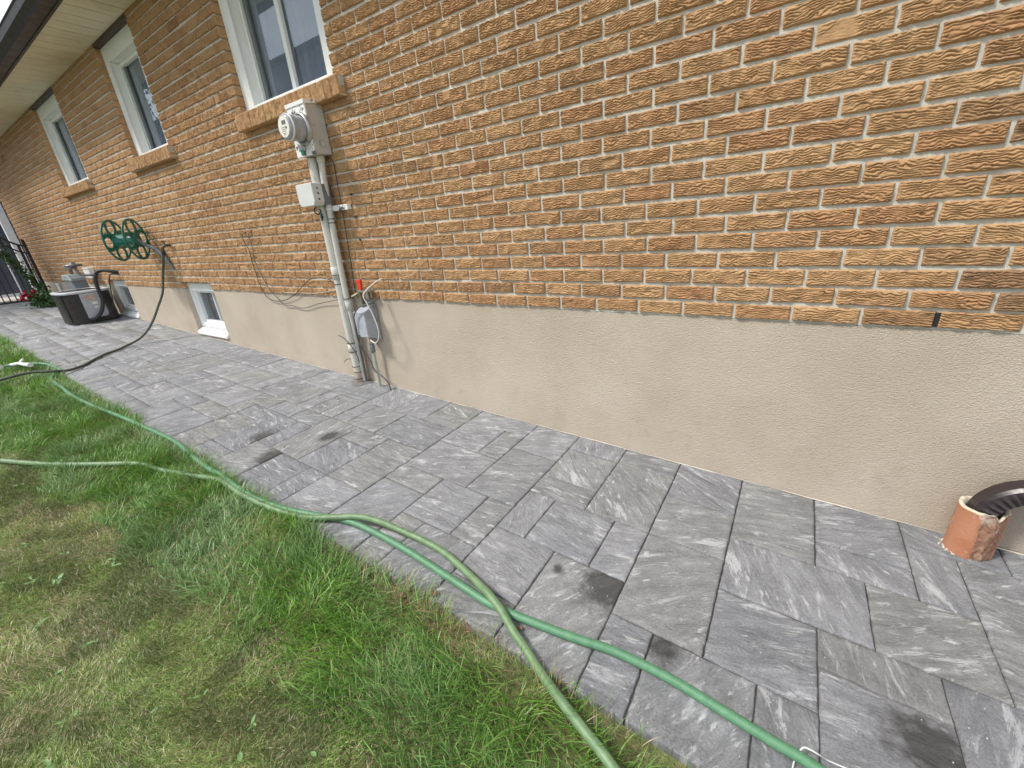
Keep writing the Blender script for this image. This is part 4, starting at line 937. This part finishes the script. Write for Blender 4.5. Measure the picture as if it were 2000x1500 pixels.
# ================================================================== GRASS
def lawn_mat(): return mat_blade('grass_blades')
BM = lawn_mat()
def blades(name, X, Y, Zb, L, Wd, az, lean, curl, col, segs=3):
    N = len(X); t = np.linspace(0, 1, segs + 1)
    dirx, diry = np.cos(az), np.sin(az); P = np.zeros((N, segs + 1, 3))
    th = lean[:, None] + curl[:, None] * t[None]; ds = L[:, None] / segs
    hx = np.cumsum(np.r_['1', np.zeros((N, 1)), np.sin(th[:, :-1]) * ds], 1); hz = np.cumsum(np.r_['1', np.zeros((N, 1)), np.cos(th[:, :-1]) * ds], 1)
    P[:, :, 0] = X[:, None] + dirx[:, None] * hx; P[:, :, 1] = Y[:, None] + diry[:, None] * hx; P[:, :, 2] = np.maximum(Zb[:, None] + hz, Zb[:, None] + .002)
    side = rng.normal(0, .8, N); sx, sy = -np.sin(az + side), np.cos(az + side)
    wv = Wd[:, None] * np.array([.8, 1.0, .75, .0] if segs == 3 else [.8, 1., .9, .6, .0])[None]
    A = P.copy(); Bq = P.copy(); A[:, :, 0] += sx[:, None] * wv / 2; A[:, :, 1] += sy[:, None] * wv / 2; Bq[:, :, 0] -= sx[:, None] * wv / 2; Bq[:, :, 1] -= sy[:, None] * wv / 2
    m = segs; V = np.concatenate([A[:, :m], Bq[:, :m], P[:, m:]], 1); tot = 2 * m + 1
    q = np.array([(i, i + 1, m + i + 1, m + i) for i in range(m - 1)]); tri = np.array([(m - 1, 2 * m, 2 * m - 1)])
    o = (np.arange(N) * tot)[:, None, None]
    C = np.repeat(np.c_[col, np.ones(N)], tot, 0)
    return np_mesh(name, V.reshape(-1, 3), (q[None] + o).reshape(-1, 4), BM, F3=(tri[None] + o).reshape(-1, 3), attrs={'bcol': ('FLOAT_COLOR', C)}, smooth=True, kind='stuff', label=LBL, cat=CAT)
def pts(n, x0, x1, y0, y1): return rng.uniform(x0, x1, n), rng.uniform(y0, y1, n)
EDGE = lambda x: -1.262 + .02 * (vnoise(x * 6, 0, 3) - .5) * 2
TALLW = lambda x: .365 + np.clip((.4 - x) * .085, 0, .30) + .06 * (vnoise(x * 2.6, 5, 2) - .5) + .07 * (vnoise(x * 8, 5, 2) - .5)
ZL = lambda x: GZ(x) - .006
# mown lawn
LBL, CAT = 'mown lawn of short green and straw-coloured grass', 'lawn'
X1, Y1 = pts(300000, -1.9, 2.3, -2.32, -1.25); X2, Y2 = pts(80000, -9, -1.9, -3.4, -1.25); X3, Y3 = pts(70000, -1.9, 4.5, -4.2, -1.3)
k3 = (Y3 < -2.32) | (X3 > 2.3); X3, Y3 = X3[k3], Y3[k3]
X_ = np.r_[X1, X2, X3]; Y_ = np.r_[Y1, Y2, Y3]; N = len(X_)
keep = (Y_ < EDGE(X_)) & ((Y_ < EDGE(X_) - TALLW(X_) + .05) | (rng.uniform(0, 1, N) < .35)); X_, Y_ = X_[keep], Y_[keep]; N = len(X_)
farm = ((X_ < -1.9) | (Y_ < -2.32) | (X_ > 2.3)).astype(float)
pch = fbm(X_ * 4.5, Y_ * 4.5, 11, 4); dry = rng.uniform(0, 1, N) < (.13 + .42 * np.clip((pch - .47) / .2, 0, 1))
u = rng.uniform(0, 1, N)[:, None]
u = u ** 1.3; green = np.array([.10, .17, .03]) * (1 - u) + np.array([.37, .47, .16]) * u
straw = np.array([.34, .29, .15]) * (1 - u) + np.array([.78, .70, .46]) * u
gp2 = np.clip((fbm(X_ * 11, Y_ * 11, 21, 3) - .35) / .3, 0, 1)[:, None]
green = green * (.6 + .75 * gp2)
col = np.where(dry[:, None], straw * (.75 + .3 * gp2), green)
L = rng.uniform(.012, .032, N) * (1 + .6 * farm); lean = np.abs(rng.normal(.75, .45, N)); az = rng.uniform(0, 2 * np.pi, N)
flow = 2 * np.pi * fbm(X_ * 3, Y_ * 3, 5, 2) * 1.5; az = np.where(rng.uniform(0, 1, N) < .55, flow + rng.normal(0, .5, N), az)
blades('lawn', X_, Y_, ZL(X_), L, rng.uniform(.0011, .0023, N) * (1 + 1.6 * farm), az, lean, rng.normal(.5, .4, N), col)
# long grass along the path
LBL, CAT = 'strip of long uncut green grass leaning along the path edge', 'long grass'
X1, Y1 = pts(92000, -3.2, 3.0, -1.95, -1.25); X2, Y2 = pts(62000, -9.5, -3.2, -2.4, -1.25)
X_ = np.r_[X1, X2]; Y_ = np.r_[Y1, Y2]; N = len(X_)
dd_ = (EDGE(X_) - .004 - Y_) / TALLW(X_)
thin = np.clip((X_ - 1.0) / .5, 0, 1) * (dd_ < .16) * (fbm(X_ * 6, Y_ * 6, 61, 2) > .40)       # bare patches near the slabs on the right
keep = (dd_ > 0) & (rng.uniform(0, 1, N) < np.clip((1.12 - dd_) * 6, 0, 1) * (.30 + .70 * np.clip((vnoise(X_ * 11, Y_ * 11, 8) - .25) * 3, 0, 1)) * (1 - .85 * thin)); X_, Y_ = X_[keep], Y_[keep]; dd_ = dd_[keep]; N = len(X_)
mow = np.clip((X_ - 1.9) / .3, 0, 1)
tuft = vnoise(X_ * 10, Y_ * 10, 33)
L = rng.uniform(.055, .115, N) * (.7 + .6 * tuft) * (1 - .25 * np.clip(dd_, 0, 1)); L *= 1 - .3 * mow
cl = vnoise(X_ * 5, Y_ * 5, 41)
flow = 2 * np.pi * (vnoise(X_ * 3.4, Y_ * 3.4, 9) * 1.7 + .1)
az = flow + rng.normal(0, 1.0, N); nearedge = dd_ < .12; az = np.where(nearedge, rng.normal(np.pi * .62, .9, N), az)
lean = np.abs(rng.normal(.25 + .75 * cl, .28, N)); curl = rng.normal(.85, .4, N)
u = rng.uniform(0, 1, N)[:, None] ** 1.5; hue = np.clip((vnoise(X_ * 4, Y_ * 4, 55) - .25) * 1.6, 0, 1)[:, None]
g1 = np.array([.065, .170, .014]) * (1 - u) + np.array([.25, .47, .07]) * u
g2 = np.array([.11, .20, .07]) * (1 - u) + np.array([.36, .52, .26]) * u
col = g1 * (1 - hue * .75) + g2 * hue * .75
dry = rng.uniform(0, 1, N) < .05 + .25 * (nearedge & (X_ > 1.0)); col = np.where(dry[:, None], np.array([.36, .30, .16]) * (.7 + .5 * u), col)
blades('long_grass', X_, Y_, ZL(X_), L, rng.uniform(.0018, .0034, N) * np.where(X_ < -3.2, 1.7, 1.), az, lean, curl, col, 4)

# straw thatch and broad weeds in the lawn
LBL, CAT = 'dry straw clippings along the bare edge between pavers and grass', 'straw'
X_, Y_ = pts(2600, .8, 2.5, -1.34, -1.235); N = len(X_)
k_ = fbm(X_ * 7, Y_ * 7, 71, 2) > .47; X_, Y_ = X_[k_], Y_[k_]; N = len(X_)
blades('straw', X_, Y_, ZL(X_) + .004, rng.uniform(.02, .05, N), rng.uniform(.0012, .0022, N), rng.uniform(0, 6.28, N), rng.normal(1.35, .2, N), rng.normal(.1, .2, N), np.array([.33, .23, .12])[None] * rng.uniform(.6, 1.3, N)[:, None])
wm = MB(); r3 = random.Random(9)
WP = [(-.28, -1.93), (-.95, -1.86), (.18, -1.78), (.62, -1.78), (.30, -2.0), (.55, -1.92), (.95, -1.90), (1.02, -1.80), (1.22, -1.76), (.10, -1.92), (.78, -2.02), (.9, -2.08), (1.35, -1.90), (1.55, -1.88), (1.42, -1.72), (.72, -1.90), (-.05, -2.02), (.45, -2.12), (1.62, -1.75), (1.75, -1.80), (1.1, -2.0), (-.6, -1.75), (-.2, -1.7), (.05, -1.83), (1.7, -1.70), (1.9, -1.62), (.85, -1.72), (1.28, -1.82)]
for (x_, y_) in WP + [(r3.uniform(-4, 2.8), r3.uniform(-2.7, -1.75)) for _ in range(70)]:
    for k in range(r3.randint(1, 5)):
        a = r3.uniform(0, 6.28); s = r3.uniform(.006, .0145); e = r3.uniform(.1, .5); z_ = ZL(x_) + r3.uniform(.016, .026)
        b = Vector((x_ + r3.gauss(0, .006), y_ + r3.gauss(0, .006), z_)); d_ = Vector((math.cos(a), math.sin(a), e)); w_ = Vector((-math.sin(a), math.cos(a), .1)); W_ = s * r3.uniform(.3, .5)
        V = [b, b + d_ * s * .6 + w_ * W_, b + d_ * s * 1.3 + w_ * W_ * .9, b + d_ * s * 2.0 - Vector((0, 0, s * .3)), b + d_ * s * 1.3 - w_ * W_ * .9, b + d_ * s * .6 - w_ * W_, b + d_ * s * 1.0 - Vector((0, 0, s * .12))]
        wm.add(V, [(0, 1, 6), (1, 2, 6), (2, 3, 6), (3, 4, 6), (4, 5, 6), (5, 0, 6)], True)
wm.build('broadleaf_weeds', MAT['weed'], kind='stuff', label='small pale broad-leaved weeds scattered through the lawn', cat='weeds')

# dry leaves and grit on the path
def dry_leaf(x_, y_, a, s, label):
    mb = MB(); n = 7; V = []
    for i in range(n):
        t = i / (n - 1); w_ = math.sin(t * math.pi) * .5 * s + .0005
        for sg in (-1, 0, 1):
            px, py = (t - .5) * s * 2, sg * w_; z_ = GZ(x_) + .006 + (abs(sg) * .5 + .3 * math.sin(t * 5)) * s * .4
            V.append((x_ + px * math.cos(a) - py * math.sin(a), y_ + px * math.sin(a) + py * math.cos(a), z_))
    mb.add(V, [(i * 3 + j, i * 3 + j + 1, i * 3 + j + 4, i * 3 + j + 3) for i in range(n - 1) for j in range(2)], True)
    o = mb.build('dry_leaf', MAT['dry']); props(o, label, 'dry leaf')
dry_leaf(1.345, -1.222, .9, .022, 'curled brown leaf on the paver edge, upper of three')
dry_leaf(1.255, -1.285, .3, .018, 'flat brown leaf half sunk in the grass edge')
dry_leaf(1.665, -1.172, 2.9, .011, 'tiny reddish leaf touching the mint hose at the crossing')
gr = MB()
for k in range(520):
    x_ = r3.uniform(.2, 3.2) if k % 3 else r3.uniform(-2, 3.2); y_ = r3.uniform(-1.22, -.03); s = r3.uniform(.0005, .0016) * (2.0 if k < 12 else 1)
    z_ = GZ(x_) + .002; gr.hexa([(x_ - s, y_ - s, z_ - s), (x_ + s, y_ - s * .6, z_ - s), (x_ + s * .7, y_ + s, z_ - s), (x_ - s, y_ + s * .8, z_ - s), (x_ - s * .6, y_ - s * .5, z_ + s), (x_ + s * .5, y_ - s * .4, z_ + s), (x_ + s * .5, y_ + s * .6, z_ + s * .8), (x_ - s * .6, y_ + s * .5, z_ + s)])
gr.build('path_grit', MAT['pebble'], kind='stuff', label='tiny pale grit scattered over the slate pavers', cat='grit')
